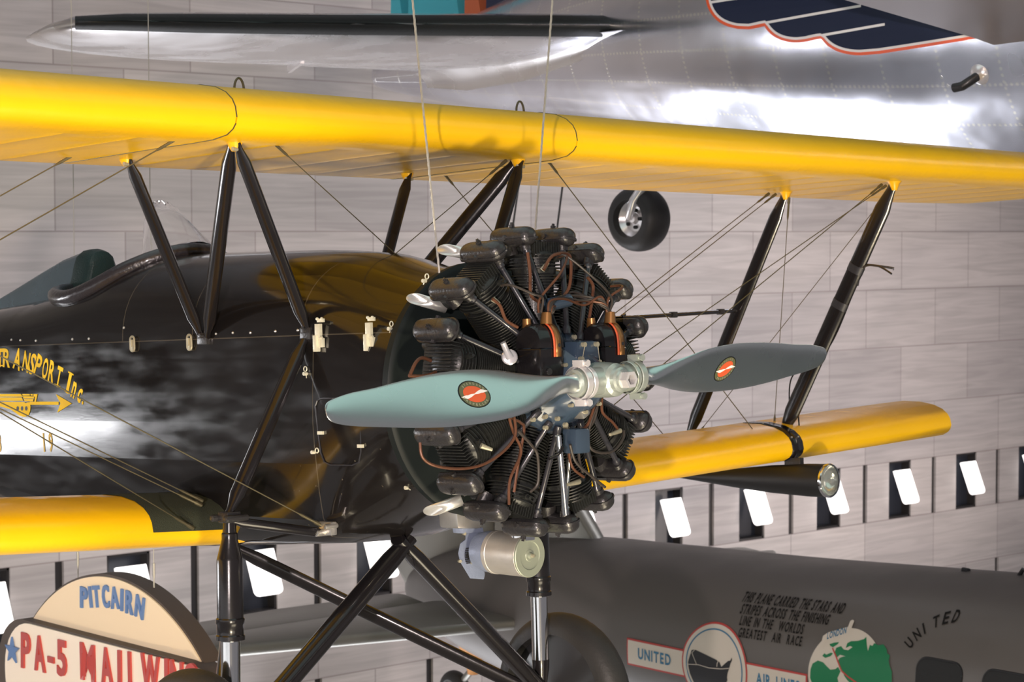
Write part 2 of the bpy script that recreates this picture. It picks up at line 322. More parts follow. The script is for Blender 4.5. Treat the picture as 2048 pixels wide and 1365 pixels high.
# ================================================================ the hall
wx = -20.0
def hall():
    rows = [0, WZ0 - 2 * WC, WZ0 - WC, WZ0, WZ0 + WC, 14.0]
    mb = MB(); ys0, ys1 = -12.0, 36.0
    def cell(y0, y1, z0, z1): mb.poly([(wx, y0, z0), (wx, y1, z0), (wx, y1, z1), (wx, y0, z1)])
    def band(z0, z1, holes):
        y = ys0
        for a, b in holes:
            cell(y, a, z0, z1); y = b
        cell(y, ys1, z0, z1)
    slits = [WY0 + WS * n for n in range(-9, 9)]; wins = [y + WS / 2 for y in slits]
    hs = sorted([(y - .055, y + .055) for y in slits] + [(y - .28, y + .28) for y in wins])
    hs = [h for h in hs if h[1] < ys1 and h[0] > 3]
    zb = WZ0
    cell(ys0, ys1, 0, WZ0 - 2 * WC)
    band(WZ0 - 2 * WC, WZ0 - WC, [h for h in hs if h[1] - h[0] < .2])
    cell(ys0, ys1, WZ0 - WC, WZ0); band(WZ0, WZ0 + WC, hs); cell(ys0, ys1, WZ0 + WC, 14.0)
    # returns of the openings
    for zz, hh in ((WZ0, hs), (WZ0 - 2 * WC, [h for h in hs if h[1] - h[0] < .2])):
        for a, b in hh:
            for y in (a, b): mb.poly([(wx, y, zz), (wx - .22, y, zz), (wx - .22, y, zz + WC), (wx, y, zz + WC)])
            for z in (zz, zz + WC): mb.poly([(wx, a, z), (wx - .22, a, z), (wx - .22, b, z), (wx, b, z)])
    o = mb.build('wall_rear', M['wall'], smooth=False); structure(o)
    i = 0; k = 0
    for zz, hh in ((WZ0, hs), (WZ0 - 2 * WC, [h for h in hs if h[1] - h[0] < .2])):
        for a, b in hh:
            if b - a < .2:
                k += 1; structure(MB().box((wx - .12, (a + b) / 2, zz + WC / 2), (.16, .11, WC)).build('trim_%d' % k, M['wframe'], smooth=False))
            elif b < 31 and a > 8:
                i += 1; yc = (a + b) / 2
                fr = MB()
                for y in (a + .015, b - .015): fr.box((wx - .10, y, zz + WC / 2), (.16, .03, WC))
                for z in (zz + .015, zz + WC - .015): fr.box((wx - .10, yc, z), (.16, .56, .03))
                wn = structure(fr.build('window_%d' % i, M['wframe'], smooth=False))
                MB().box((wx - .17, yc, zz + WC / 2), (.02, .54, WC - .03)).build('pane', M['wglass'], wn, smooth=False)
                # hinged luminous louvre, tipped out at its foot
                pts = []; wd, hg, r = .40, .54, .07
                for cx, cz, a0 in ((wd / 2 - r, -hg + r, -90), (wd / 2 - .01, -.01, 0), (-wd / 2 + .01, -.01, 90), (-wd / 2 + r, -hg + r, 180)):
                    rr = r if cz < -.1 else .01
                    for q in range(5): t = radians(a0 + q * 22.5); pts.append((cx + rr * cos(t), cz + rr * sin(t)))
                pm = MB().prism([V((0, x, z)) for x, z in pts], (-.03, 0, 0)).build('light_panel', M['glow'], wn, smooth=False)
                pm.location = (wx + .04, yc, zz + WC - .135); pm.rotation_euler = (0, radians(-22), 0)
    structure(MB().box((-4, 12, -.1), (34, 50, .2)).build('floor', M['floor'], smooth=False))
    structure(MB().box((-4, 12, 14.1), (34, 50, .2)).build('ceiling', M['ceil'], smooth=False))
    # added glowing window, out of frame left, placed to mirror white in the fuselage side
    f = MB()
    for y in (-4.8, -2.9, -1.0, .9): f.box((wx + .05, y, 4.5), (.14, .10, 1.75))
    for z in (3.65, 5.35): f.box((wx + .05, -1.95, z), (.14, 5.8, .10))
    structure(MB().box((wx + .04, -1.95, 5.95), (.08, 6.4, 1.10)).build('trim_90', M['wframe'], smooth=False))  # added unseen dark strip, so one fuselage facet mirrors black
    wn = structure(f.build('window_99', M['wframe'], smooth=False))
    MB().box((wx + .03, -1.70, 4.5), (.03, 5.3, 1.65)).build('pane', M['glowadded'], wn, smooth=False)
    # glazed side of the hall, behind and left of the camera
    f = MB(); f.box((-5, -12.1, .35), (30, .2, .7)); f.box((-5, -12.1, 10.0), (30, .2, 8.0)); structure(f.build('wall_left', M['ceil'], smooth=False))
    for k in range(6):
        x = -17.5 + 5 * k; g = MB()
        for dx in (-2.45, 0, 2.45): g.box((x + dx, -12.05, 3.35), (.12, .2, 5.3))
        for z in (.75, 3.4, 5.95): g.box((x, -12.05, z), (5, .2, .12))
        wn = structure(g.build('window_%d' % (80 + k), M['wframe'], smooth=False)); MB().box((x, -12.1, 3.35), (4.9, .04, 5.2)).build('pane', M['glowside'], wn, smooth=False)
hall()
# ================================================================ biplane
BP = empty('biplane', PL, 'black and yellow biplane with a radial engine and two-bladed metal propeller, hanging on cables', 'airplane')
BP.rotation_euler = RB.to_euler()
def part(mb, name, m, parent=None, **k): return mb.build(name, m, parent or BP, **k)
# ---- fuselage cross sections
def lerp(t, T):
    for (a, b), (c, d) in zip(T, T[1:]):
        if (a >= t >= c) or (a <= t <= c): 
            k = (t - a) / (c - a); return b + (d - b) * k
    return T[0][1] if abs(t - T[0][0]) < abs(t - T[-1][0]) else T[-1][1]
ZT = [(-.62, .425), (-.72, .438), (-.85, .458), (-1.0, .482), (-1.2, .512), (-1.5, .53), (-1.8, .54), (-2.3, .556), (-2.5, .55), (-2.7, .52), (-2.9, .47), (-3.05, .435), (-3.2, .41), (-3.9, .36), (-6.2, .20)]
ZB = [(-.62, -.485), (-.8, -.535), (-1.1, -.60), (-1.5, -.625), (-2.1, -.66), (-2.6, -.63), (-3.2, -.56), (-6.2, -.10)]
HW = [(-.62, .452), (-.85, .449), (-1.1, .445), (-1.5, .440), (-2.3, .432), (-3.3, .42), (-4.2, .34), (-6.2, .06)]
def facet(x):   # starboard outline (y, z) from top centre to bottom centre
    zt, zb, h = lerp(x, ZT), lerp(x, ZB), lerp(x, HW)
    k = min(1, max(0, (-.62 - x) / .5)); k = k * k * (3 - 2 * k)
    sq = lerp(x, [(-.62, 1), (-3.3, 1), (-6.2, .4)])
    out = []; zl = .187 * sq if x > -3.3 else .187 * sq
    for i in range(15):      # turtle deck
        a = pi / 2 * i / 14; e = .92
        out.append((-h * .972 * sin(a) ** e, zl + (zt - zl) * cos(a) ** e))
    for f, z in ((.977, .11), (.991, -.02), (1.0, -.138), (.981, -.29), (.93, -.50)): out.append((-h * f, z * sq if x > -3.3 else z * sq))
    zc = lerp(x, [(-.62, -.56), (-2.6, -.56), (-3.3, -.47), (-6.2, -.08)])
    out[-1] = (-h * .93, max(out[-1][1], zc + .04)) if x < -2.6 else out[-1]
    out += [(-h * .84, (zb + zc) / 2 if x > -2.6 else zb + .04), (-h * .45, zb - .0), (0, zb - .005)]
    if k < 1:                # round nose ring blending to the faceted body
        n = len(out); zc0 = -.03; r = lerp(x, [(-.62, .455), (-1.12, .452)]); res = []
        for (y, z) in out:
            a = atan2(-y, z - zc0); res.append((y * k + (-r * sin(a)) * (1 - k), z * k + (zc0 + r * cos(a)) * (1 - k)))
        out = res
    return out
xs = [-.62, -.66, -.72, -.8, -.9, -1.0, -1.12, -1.3, -1.5, -1.7, -1.9, -2.1, -2.3] + [-2.36 - .03 * i for i in range(31)] + [-3.5, -3.9, -4.5, -5.2, -6.2]
def cock(x, y): return ((x + 2.745) / .40) ** 2 + (y / .335) ** 2
mb = MB(); R = []
for x in xs:
    s = facet(x); R.append([V((x, y, z)) for y, z in s] + [V((x, -y, z)) for y, z in s[-2:0:-1]])
n = len(R[0]); vs = [p for r in R for p in r]; fs = []
for i in range(len(R) - 1):
    for j in range(n):
        k = (j + 1) % n; q = [i * n + j, i * n + k, (i + 1) * n + k, (i + 1) * n + j]; c = sum((vs[a] for a in q), V()) / 4
        if c.z > .2 and cock(c.x, c.y) < 1: continue
        fs.append(tuple(q))
mb.add(vs, fs); mb.poly(R[-1])
FUS = part(mb, 'fuselage', M['black'], sharp=2.2)
me = FUS.data; me.set_sharp_from_angle(angle=radians(60))
for e in me.edges:      # crease the lengthwise stringer edges of the side panels only
    a, b = (me.vertices[i].co for i in e.vertices)
    if abs(a.x - b.x) > .02 and a.z < .2 and b.z < .2 and a.z > -.52 and a.x < -1.05 and abs(a.z - b.z) < .06 * abs(a.x - b.x) + .02: pass
sa = me.attributes.get('sharp_edge') or me.attributes.new('sharp_edge', 'BOOLEAN', 'EDGE')
for e in me.edges:
    i, j = e.vertices; a, b = me.vertices[i].co, me.vertices[j].co
    if i % n == j % n and i < len(R) * n and j < len(R) * n:
        jj = i % n; jj = min(jj, n - jj)
        if 14 <= jj <= 19 and a.x < -.9 and b.x < -.9: sa.data[e.index].value = True
def deck(x, y):   # height of the turtle deck at x, y
    s = facet(x); y = -abs(y)
    for (a, b), (c, d) in zip(s, s[1:]):
        if c <= y <= a and abs(a - c) > 1e-6: return b + (d - b) * (y - a) / (c - a)
    return .19
def sidey(x, z):
    s = facet(x)
    for (a, b), (c, d) in zip(s[8:], s[9:]):
        if d <= z <= b: return a + (c - a) * (z - b) / (d - b) if abs(d - b) > 1e-6 else a
    return -.43
# cockpit
rp = [V((-2.745 + .415 * cos(t), .345 * sin(t), deck(-2.745 + .415 * cos(t), .345 * sin(t)) + .012)) for t in (2 * pi * i / 72 for i in range(72))]
m_ = MB(); RR = []
for i in range(72):
    p = rp[i]; t = (rp[(i + 1) % 72] - rp[i - 1]).normalized(); a = V((0, 0, 1)); a = (a - t * a.dot(t)).normalized(); c = t.cross(a)
    RR.append([p + (a * cos(q) + c * sin(q)) * .036 for q in (2 * pi * k / 12 for k in range(12))])
m_.rings(RR, closed=True); part(m_, 'cockpit_rim', M['rim'], FUS)
tb = MB(); tb.rings([[V((-2.745 + .41 * cos(t) * k, .34 * sin(t) * k, z if z < 0 else deck(-2.745 + .41 * cos(t), .34 * sin(t)) - .01)) for t in (2 * pi * i / 40 for i in range(40))] for z, k in ((1, 1), (-.25, .9))], caps=(0, 1))
part(tb, 'cockpit_well', M['inner'], FUS)
# padded headrest and its fairing
hp_ = MB(); prof = [(.118, 0), (.110, .05), (.088, .11), (.075, .165), (.060, .205), (.035, .225), (0, .232)]
def hr(x, sc, dz=0): 
    q = [(-y, z) for y, z in prof] + [(y, z) for y, z in prof[-2::-1]]; return [V((x, y * sc, .385 + dz + z * sc)) for y, z in q]
hp_.rings([hr(-3.02, .80, .01), hr(-3.035, .95), hr(-3.07, 1.0), hr(-3.13, 1.0), hr(-3.16, .95)]); part(hp_, 'headrest', M['leather'], FUS)
fa = MB(); fa.rings([hr(-3.14, .97), hr(-3.30, .85, -.0), hr(-3.5, .62, .0), hr(-3.8, .3, -.01), hr(-4.05, .05, -.02)]); part(fa, 'headrest_fairing', M['blueal'], FUS)
# celluloid windscreen
ws_ = MB(); L_ = []
for i in range(13):
    a = radians(-80 + 160 * i / 12); xb = -2.46 + .16 * cos(a); yb = .235 * sin(a); top = .235 * max(0, cos(a)) ** 1.3 + .01
    L_.append((V((xb, yb, deck(xb, yb) + .005)), V((xb - .28 * top / .24, yb * .75, deck(xb, yb) + top))))
nw = len(L_); ws_.add([a.lerp(b, k / 4) for k in range(5) for a, b in L_], [(k * nw + i, k * nw + i + 1, (k + 1) * nw + i + 1, (k + 1) * nw + i) for k in range(4) for i in range(nw - 1)])
wo = part(ws_, 'windscreen', M['glass'], FUS); solidify(wo, .004)
# latches, rivets, safety pins
def latch(u, v, big):
    p = hp(u, v, 'y', -.435); p = hp(u, v, 'y', sidey(p.x, p.z) - .002); l = MB(); y = p.y
    if big:
        l.box((p.x + .004, y - .010, p.z + .018), (.026, .016, .052)); l.box((p.x - .004, y - .014, p.z - .028), (.018, .022, .060)); l.box((p.x + .016, y - .008, p.z - .026), (.024, .014, .034))
        l.box((p.x + .014, y - .006, p.z + .056), (.034, .010, .014)); l.tube([(p.x + .002, y - .01, p.z + .062), (p.x + .002, y - .016, p.z + .062)], .006); l.tube([(p.x + .027, y - .01, p.z + .062), (p.x + .027, y - .016, p.z + .062)], .006)
        l.tube([(p.x - .022, y - .012, p.z - .008), (p.x + .026, y - .012, p.z - .008)], .006)
    else:
        ring = [V((p.x + .014 * cos(t), y - .008, p.z + .016 * (1 if sin(t) > 0 else -1) + .014 * sin(t) + .004)) for t in (2 * pi * i / 16 for i in range(17))]
        l.tube(ring, .0045, 8); l.box((p.x, y - .006, p.z - .004), (.013, .012, .048)); l.box((p.x - .001, y - .010, p.z + .006), (.006, .012, .030))
    return part(l, 'latch', M['latch'] if big else M['brass'], FUS, bevel=.0015 if big else 0)
latch(268, 690, 0); latch(382, 687, 0); latch(640, 672, 1); latch(741, 670, 1)
for u, v in ((432, 668), (466, 666), (501, 666), (551, 663), (596, 661), (23, 680), (41, 681), (72, 682), (145, 679), (178, 678), (257, 578), (248, 656), (259, 617), (275, 560), (470, 535), (452, 556), (478, 512), (664, 546)):
    p = hp(u, v, 'y', -.43); y = -.42 if p.z < .25 else None
    if y is None:
        for q in [-.02 * i for i in range(22)]:
            p = hp(u, v, 'y', q)
            if p.z < deck(p.x, q) + .003: break
    else: p = hp(u, v, 'y', sidey(p.x, p.z))
    nrm = V((0, -1, max(0, p.z - .15) * 2)).normalized()
    part(MB().lathe([(-.003, .0055), (.002, .0055), (.0045, .003), (.005, 0)], p, nrm, 10), 'screw', M['steel'], FUS)
def pin(u, v, a=0, s=1):
    p = hp(u, v, 'y', -.43); p = hp(u, v, 'y', sidey(p.x, p.z) - .004) if p.z > -.5 else hp(u, v, 'y', -.42); l = MB()
    d = V((sin(a), 0, cos(a))); c = p + d * .018 * s
    l.tube([c + (d * cos(t) + V((cos(a), 0, -sin(a))) * sin(t)) * .009 * s for t in (2 * pi * i / 14 for i in range(15))], .0022, 6)
    l.tube([p + V((0, .004, 0)), p - V((0, .012, 0))], .007 * s, 10); l.tube([p, p - d * .016 * s + V((.004, -.004, 0))], .002, 6)
    part(l, 'safety_pin', M['latch'], FUS)
for u, v, a in ((612, 748, -.2), (781, 658, .3), (683, 1029, .1), (747, 1001, .9), (815, 976, -1.1), (628, 905, 1.2), (850, 562, .6)): pin(u, v, a)
# access door with rounded frame
dr = []
for u, v in ((632, 812), (636, 801), (646, 797), (700, 796), (716, 800), (722, 815), (724, 905), (721, 925), (708, 931), (662, 930), (650, 925), (642, 905)):
    p = hp(u, v, 'y', -.435); p = hp(u, v, 'y', sidey(p.x, p.z)); dr.append(V((p.x, sidey(p.x, p.z) - .003, p.z)))
part(MB().tube(dr + dr[:1], .0028, 6), 'access_door_frame', M['rod'], FUS)
for u, v in ((718, 893), (647, 866)):
    p = hp(u, v, 'y', -.435); part(MB().box((p.x, sidey(p.x, p.z) - .006, p.z), (.028, .010, .012)), 'door_hinge', M['latch'], FUS)
# lettering, winged arrow and number on the side
def sp(u, v, off=.0015):
    p = hp(u, v, 'y', -.434); p = hp(u, v, 'y', sidey(p.x, p.z)); return V((p.x, sidey(p.x, p.z) - off, p.z))
t = MB()
for ch, tx, ty, bx, by, wd in (('T', 0, 698, 0, 733, 20), ('R', 14.5, 698.5, 13, 734, 20), ('A', 38, 697.6, 32.5, 738, 20), ('N', 56, 704.6, 50, 742.4, 17), ('S', 70, 709, 60.7, 746.8, 14), ('P', 82, 711.6, 72, 749.5, 15),
     ('O', 94, 717.8, 88, 757.4, 14), ('R', 107, 723, 101, 764.4, 15), ('T', 122, 734.5, 115, 773, 14), ('I', 142.4, 746, 134.5, 785.5, 7), ('n', 152, 765, 145, 794.3, 8), ('c', 163.5, 778, 157, 803, 8), ('.', 167, 802, 165, 808, 4)):
    b = sp(bx, by); tp = sp(tx, ty); uy = tp - b; ux = V((uy.z, 0, -uy.x)).normalized() * (wd / 330)
    ux = V((ux.x, 0, ux.z)); uy.y = 0
    if ch in 'nc': uy *= 1.45; ux *= 1.25
    if ch == '.': uy *= 4
    o_ = b - ux * .5; nb = len(t.v); put_char(t, ch, o_, ux, uy)
    if ch in 'IT':      # serifs
        for f in ((0,) if ch == 'T' else (0, 1)):
            c = b + uy * f; t.poly([c - ux * (.55 if ch == 'T' else 1.0), c + ux * (.55 if ch == 'T' else 1.0), c + ux * (.55 if ch == 'T' else 1.0) + uy * .07 * (1 - 2 * f), c - ux * (.55 if ch == 'T' else 1.0) + uy * .07 * (1 - 2 * f)])
t.v = [(x, sidey(x, z) - .0015, z) for x, y, z in t.v]
def finemesh(mb, zs, xs_=()):   # cut flat marks where the side changes facet so that they follow it
    me = bpy.data.meshes.new('q'); me.from_pydata(mb.v, [], mb.f); bm = bmesh.new(); bm.from_mesh(me)
    for z in zs: bmesh.ops.bisect_plane(bm, geom=bm.verts[:] + bm.edges[:] + bm.faces[:], plane_co=(0, 0, z), plane_no=(0, 0, 1))
    for x in xs_: bmesh.ops.bisect_plane(bm, geom=bm.verts[:] + bm.edges[:] + bm.faces[:], plane_co=(x, 0, 0), plane_no=(1, 0, 0))
    bmesh.ops.triangulate(bm, faces=[f for f in bm.faces if len(f.verts) > 4])
    r = MB(); bm.verts.index_update(); r.v = [tuple(v.co) for v in bm.verts]; r.f = [tuple(v.index for v in f.verts) for f in bm.faces]; bm.free(); return r
FZ = (.11, -.02, -.138, -.29)
t = finemesh(t, FZ); t.v = [(x, sidey(x, z) - .0015, z) for x, y, z in t.v]
part(t, 'lettering', M['ytext'], FUS, smooth=False)
cr = lambda pts: [sp(a / 5.687, 680 + b / 5.687) for a, b in pts]
t = MB()
t.poly(cr([(345, 705), (672, 705), (672, 740), (345, 740)])); t.poly(cr([(640, 620), (820, 725), (655, 828), (692, 725)]))
t.poly(cr([(-60, 618), (240, 618), (262, 648), (-60, 648)])); t.poly(cr([(-60, 656), (252, 656), (268, 694), (-60, 694)]))
t.poly(cr([(255, 618), (340, 618), (345, 636), (262, 636)])); t.poly(cr([(350, 618), (375, 618), (378, 636), (352, 636)])); t.poly(cr([(385, 618), (432, 618), (412, 704), (395, 704), (402, 650), (384, 640)]))
t.poly(cr([(262, 642), (392, 645), (388, 668), (272, 668)])); t.poly(cr([(275, 674), (386, 674), (380, 700), (284, 700)]))
t.poly(cr([(-60, 706), (280, 708), (298, 722), (316, 712), (345, 710), (351, 760), (348, 810), (330, 855), (300, 875), (265, 878), (225, 862), (120, 790), (-60, 740)]))
t.v = [(x, sidey(x, z) - .002, z) for x, y, z in t.v]; part(t, 'winged_arrow', M['ytext'], FUS, smooth=False)
t = MB()
for x in (208, 257, 305): t.poly(cr([(x + 15 * cos(a), 781 + 26 * sin(a)) for a in (2 * pi * i / 16 for i in range(16))]))
t.v = [(x, y - .0015, z) for x, y, z in t.v]; part(t, 'arrow_dots', M['ink'], FUS, smooth=False)
t = MB()
for ch, a, b, c in (('1', 88, 903, 4), ('9', 99, 903, 12), ('8', -4, 903, 12)):
    o_ = sp(a, b); put_char(t, ch, o_, V((c / 390, 0, 0)), V((0, 0, 38 / 490)))
t.v = [(x, sidey(x, z) - .0015, z) for x, y, z in t.v]; part(t, 'number_marks', M['dim'], FUS, smooth=False)
# ---- nose disc
nd = MB().lathe([(-.645, .47), (-.615, .472), (-.605, .462), (-.603, .452), (-.60, .43), (-.585, .36), (-.56, .28), (-.54, .20), (-.53, 0)], (0, 0, -.03), (1, 0, 0), 72)
part(nd, 'nose_bulkhead', M['disk'])
# ================================================================ wings
AF = [(0, .062), (.006, .095), (.02, .118), (.05, .142), (.10, .163), (.18, .178), (.28, .182), (.42, .168), (.58, .135), (.75, .086), (.90, .038), (1, .006)]
AB = [(.97, 0), (.85, -.002), (.65, .0), (.4, .002), (.22, .002), (.12, .004), (.05, .013), (.02, .028), (.006, .043)]
def section(y, xle, ch, zb, th=1.0, tw=0):
    out = []
    for a, b in AF + AB: out.append(V((xle - a * ch, y, zb + b * ch * th - tw * a)))
    return out
def wing(name, ys, fn, parent=None):
    o = part(MB().rings([section(y, *fn(y)) for y in ys]), name, M['yellow'], parent, sharp=40); o['rib_from'] = fn(0)[0] - .20; return o
UX, UC, UZ = -.918, 1.16, .884
def upf(y):
    a = abs(y); t = max(0, (a - 4.75) / .55)
    return (UX - .30 * t ** 1.6, UC - .45 * t ** 1.6, UZ + .004 * y, 1 - .6 * t)
uc = wing('upper_wing_centre', [-.868, -.5, 0, .5, .868], upf)
ul = wing('upper_wing_panel', [.874, 1.5, 2.5, 3.5, 4.4, 4.75, 5.0, 5.2, 5.3], upf); ur = wing('upper_wing_panel', [-.874, -1.5, -2.5, -3.5, -4.4, -4.75, -5.0, -5.2, -5.3], upf)
LX, LC = -1.62, 1.13
def lof(y):
    a = abs(y); zb = -.645 + .0445 * a; t = max(0, (a - 4.62) / .5)
    return (LX - .62 * t, LC - .62 * t - .1 * t * t, zb + .02 * t, 1 - .55 * t)
yl = [.30, 1.0, 2.0, 3.0, 4.0, 4.62, 4.8, 4.95, 5.05, 5.1]
ll = wing('lower_wing_panel', yl, lof); lr = wing('lower_wing_panel', [-y for y in yl], lof)
# dark walkway skin over the root, top surface only
for sgn, par in ((-1, lr), (1, ll)):
    R = []
    for y in (.32, .50, .77):
        s = section(y * sgn, *lof(y)); R.append([p + V((.0 if i else .002, 0, .0022)) for i, p in enumerate(s[:12])])
    mb = MB()
    for a, b in zip(R, R[1:]): mb.add(a + b, [(i, i + 1, 12 + i + 1, 12 + i) for i in range(11)])
    part(mb, 'walkway', M['olivefab'], par)
# seams of the centre section, lifting eyes
for y in (-.871, .871):
    part(MB().tube([p + V((0, 0, 0)) for p in section(y, UX + .0005, UC + .001, UZ + .004 * y - .0005)] , .0022, 5), 'seam_strip', M['wire'], uc)
for u, v in ((478, 170), (1040, 215)):
    p = hp(u, v, 'x', -1.13); z = UZ + .178 * UC - .02; e = []
    for i in range(13):
        a = pi * i / 12; e.append((p.x, p.y + .022 * cos(a), max(z + .02, p.z - .0) - .02 + .045 * sin(a)))
    e = [(p.x, e[0][1], z)] + e + [(p.x, e[-1][1], z)]
    part(MB().tube(e, .0045, 8), 'lifting_eye', M['wire'], uc)
# ================================================================ struts
def strut(name, a, b, w=.022, m='gloss', flat=2.0, taper=.55, parent=None):
    a, b = V(a), V(b); d = b - a; k = [0, .03, .10, .5, .9, .97, 1]; r = [w * taper, w * taper, w, w * 1.03, w, w * taper, w * taper]
    d_ = d.normalized(); ref = V((0, 1, 0)); ref = (ref - d_ * ref.dot(d_)).normalized()
    return part(MB().tube([a + d * t for t in k], r, 14, flat=flat, ref=ref), name, M[m], parent)
CF, CR, BF, BR = V((-1.106, .728, .885)), V((-1.781, .728, .885)), V((-1.10, .428, .205)), V((-1.725, .432, .20))
for s in (-1, 1):
    q = lambda p: V((p.x, p.y * s, p.z))
    strut('cabane_strut', q(CF), q(BF), .017); strut('cabane_strut', q(CF) + V((-.03, 0, 0)), q(BR) + V((.02, 0, 0)), .023, flat=1.6); strut('cabane_strut', q(CR), q(BR) + V((-.02, 0, 0)), .017)
    for p in (CF, CR):
        f = MB(); c = q(p); f.lathe([(-.03, .012), (-.012, .024), (.012, .034), (.03, .045)], c + V((-.012, 0, .0)), (0, 0, 1), 12, caps=(1, 1)); part(f, 'strut_fitting', M['yfit'])
        part(MB().tube([c + V((.0, -.02, -.022)), c + V((0, .02, -.022))], .008, 8), 'strut_bolt', M['brass'])
    for p in (BF, BR):
        c = q(p); part(MB().box(c + V((0, .0, -.012)), (.06, .022, .045)).tube([c + V((0, -.022, 0)), c + V((0, .022, 0))], .010, 10), 'strut_foot', M['satin'], bevel=.003)
ITF, ITR, IBF, IBR = V((-1.106, 3.382, .897)), V((-1.781, 3.382, .897)), V((-1.807, 3.321, -.375)), V((-2.448, 3.321, -.405))
for s in (-1, 1):
    q = lambda p: V((p.x, p.y * s, p.z))
    sf = strut('interplane_strut', q(ITF), q(IBF), .024, flat=1.9); sr = strut('interplane_strut', q(ITR), q(IBR), .021, flat=1.9)
    for p, dz in ((ITF, 1), (ITR, 1), (IBF, -1), (IBR, -1)):
        part(MB().lathe([(-.04, .014), (-.01, .026), (.012, .045)], q(p) + V((0, 0, .0)), (0, 0, dz), 12, caps=(1, 1)), 'strut_fitting', M['yfit'])
    if s == 1:
        for t in (.33, .47, .66):
            c = ITF + (IBF - ITF) * t; d = (IBF - ITF).normalized()
            part(MB().tube([c - d * .02, c + d * .02], .030, 14, flat=1.6, ref=(0, 1, 0)), 'strut_band', M['rod'], sf)
        c = ITF + (IBF - ITF) * .335
        p1, p2 = hp(1745, 531, 'y', c.y), hp(1785, 539, 'y', c.y + .05); p3 = hp(1783, 548, 'y', c.y - .03)
        part(MB().tube(bez([c + V((.01, 0, -.08)), c + V((.03, 0, -.02)), p1 + V((-.04, 0, .0)), p1, p2 + V((0, 0, .006)), p2]), .006, 8).tube(bez([c + V((.02, 0, 0)), p1 + V((-.02, -.01, .0)), p1 + V((.04, 0, -.008)), p3]), .005, 8), 'pitot_head', M['satin'], sf)
        part(MB().tube(bez([c + V((.0, .03, -.05)), c + (IBF - ITF) * .1 + V((.03, .03, 0)), c + (IBF - ITF) * .3 + V((.03, .03, 0)), IBF + V((.10, .04, .3)), IBF + V((.09, .04, .0))], 40), .004, 6)
             .tube(bez([c + (IBF - ITF) * .35 + V((.02, .02, 0)), IBF + V((.06, .02, .3)), IBF + V((.055, .02, .0))], 30), .004, 6), 'air_line', M['gloss'], sf)
# ================================================================ wires
def wire(a, b, r=.0024, m='wire', fit=(1, 1), name='bracing_wire'):
    a, b = V(a), V(b); d = b - a; L = d.length; e = d.normalized(); mb = MB()
    rr = [(0, r)]; k = []
    pts, rad = [a], [r]
    def fitg(t0, sg):
        return [(t0, .008), (t0 + .03 * sg, .008), (t0 + .035 * sg, .0055), (t0 + .10 * sg, .0055), (t0 + .12 * sg, r)]
    seq = (fitg(0, 1) if fit[0] else [(0, r)]) + ([x for x in reversed(fitg(L, -1))] if fit[1] else [(L, r)])
    mb.tube([a + e * t for t, _ in seq], [q for _, q in seq], 8)
    return part(mb, name, M[m])
def sw(p, s): return V((p[0], p[1] * s, p[2]))
for s in (-1, 1):
    f1, f2 = sw((-.42 * 0 - 1.04, .42, -.52), s), sw((-1.05, .42, -.50), s)
    # landing wires: cabane tops down to the lower wing
    a = hp(1093, 318, 'y', .93); wire(sw(a, s), sw(hp(1525, 885, 'x', -1.80), s))
    a = hp(845, 340, 'x', -1.79); wire(sw((a.x, .93, a.z), s), sw(hp(1342, 888, 'x', -2.45), s))
    # flying wires: upper strut tops down to the fuselage and the lower root
    for (u, v), q in (((1755, 355), V((-1.09, 3.25, .88))), ((1785, 360), V((-1.12, 3.33, .88)))):
        e = V((-1.045, .43, -.515)) if u == 1755 else V((-1.60, .60, -.535)); wire(sw(q, s), sw(e, s))
    for q, e in ((V((-1.79, 3.25, .885)), V((-1.67, .50, -.44))), (V((-1.80, 3.32, .885)), V((-1.65, .52, -.455)))): wire(sw(q, s), sw(e, s))
    # incidence wires of the bay
    wire(sw(ITF + V((-.02, 0, -.03)), s), sw(IBR + V((.04, 0, .0)), s), .002); wire(sw(ITR + V((.02, 0, -.03)), s), sw(IBF + V((-.05, 0, .0)), s), .002)
# cross wires inside the cabane
wire(hp(535, 275, 'x', -1.12), V((-1.10, .425, .22)), .002, fit=(1, 0)); wire(V((-1.12, .66, .885)), V((-1.12, -.40, .22)), .002, fit=(1, 0))
# spreader rod between the flying wires
a = hp(1472, 622, 'x', -2.08); b = hp(1235, 637, 'x', -1.72)
part(MB().tube([a, b], .010, 10, flat=.7), 'wire_spreader', M['gloss'])
for u, v in ((1340, 631), (1438, 625)):
    t = (u - 1472) / (1235 - 1472); p = a + (b - a) * t; part(MB().box(p, (.035, .03, .03)), 'spreader_clamp', M['satin'], bevel=.004)
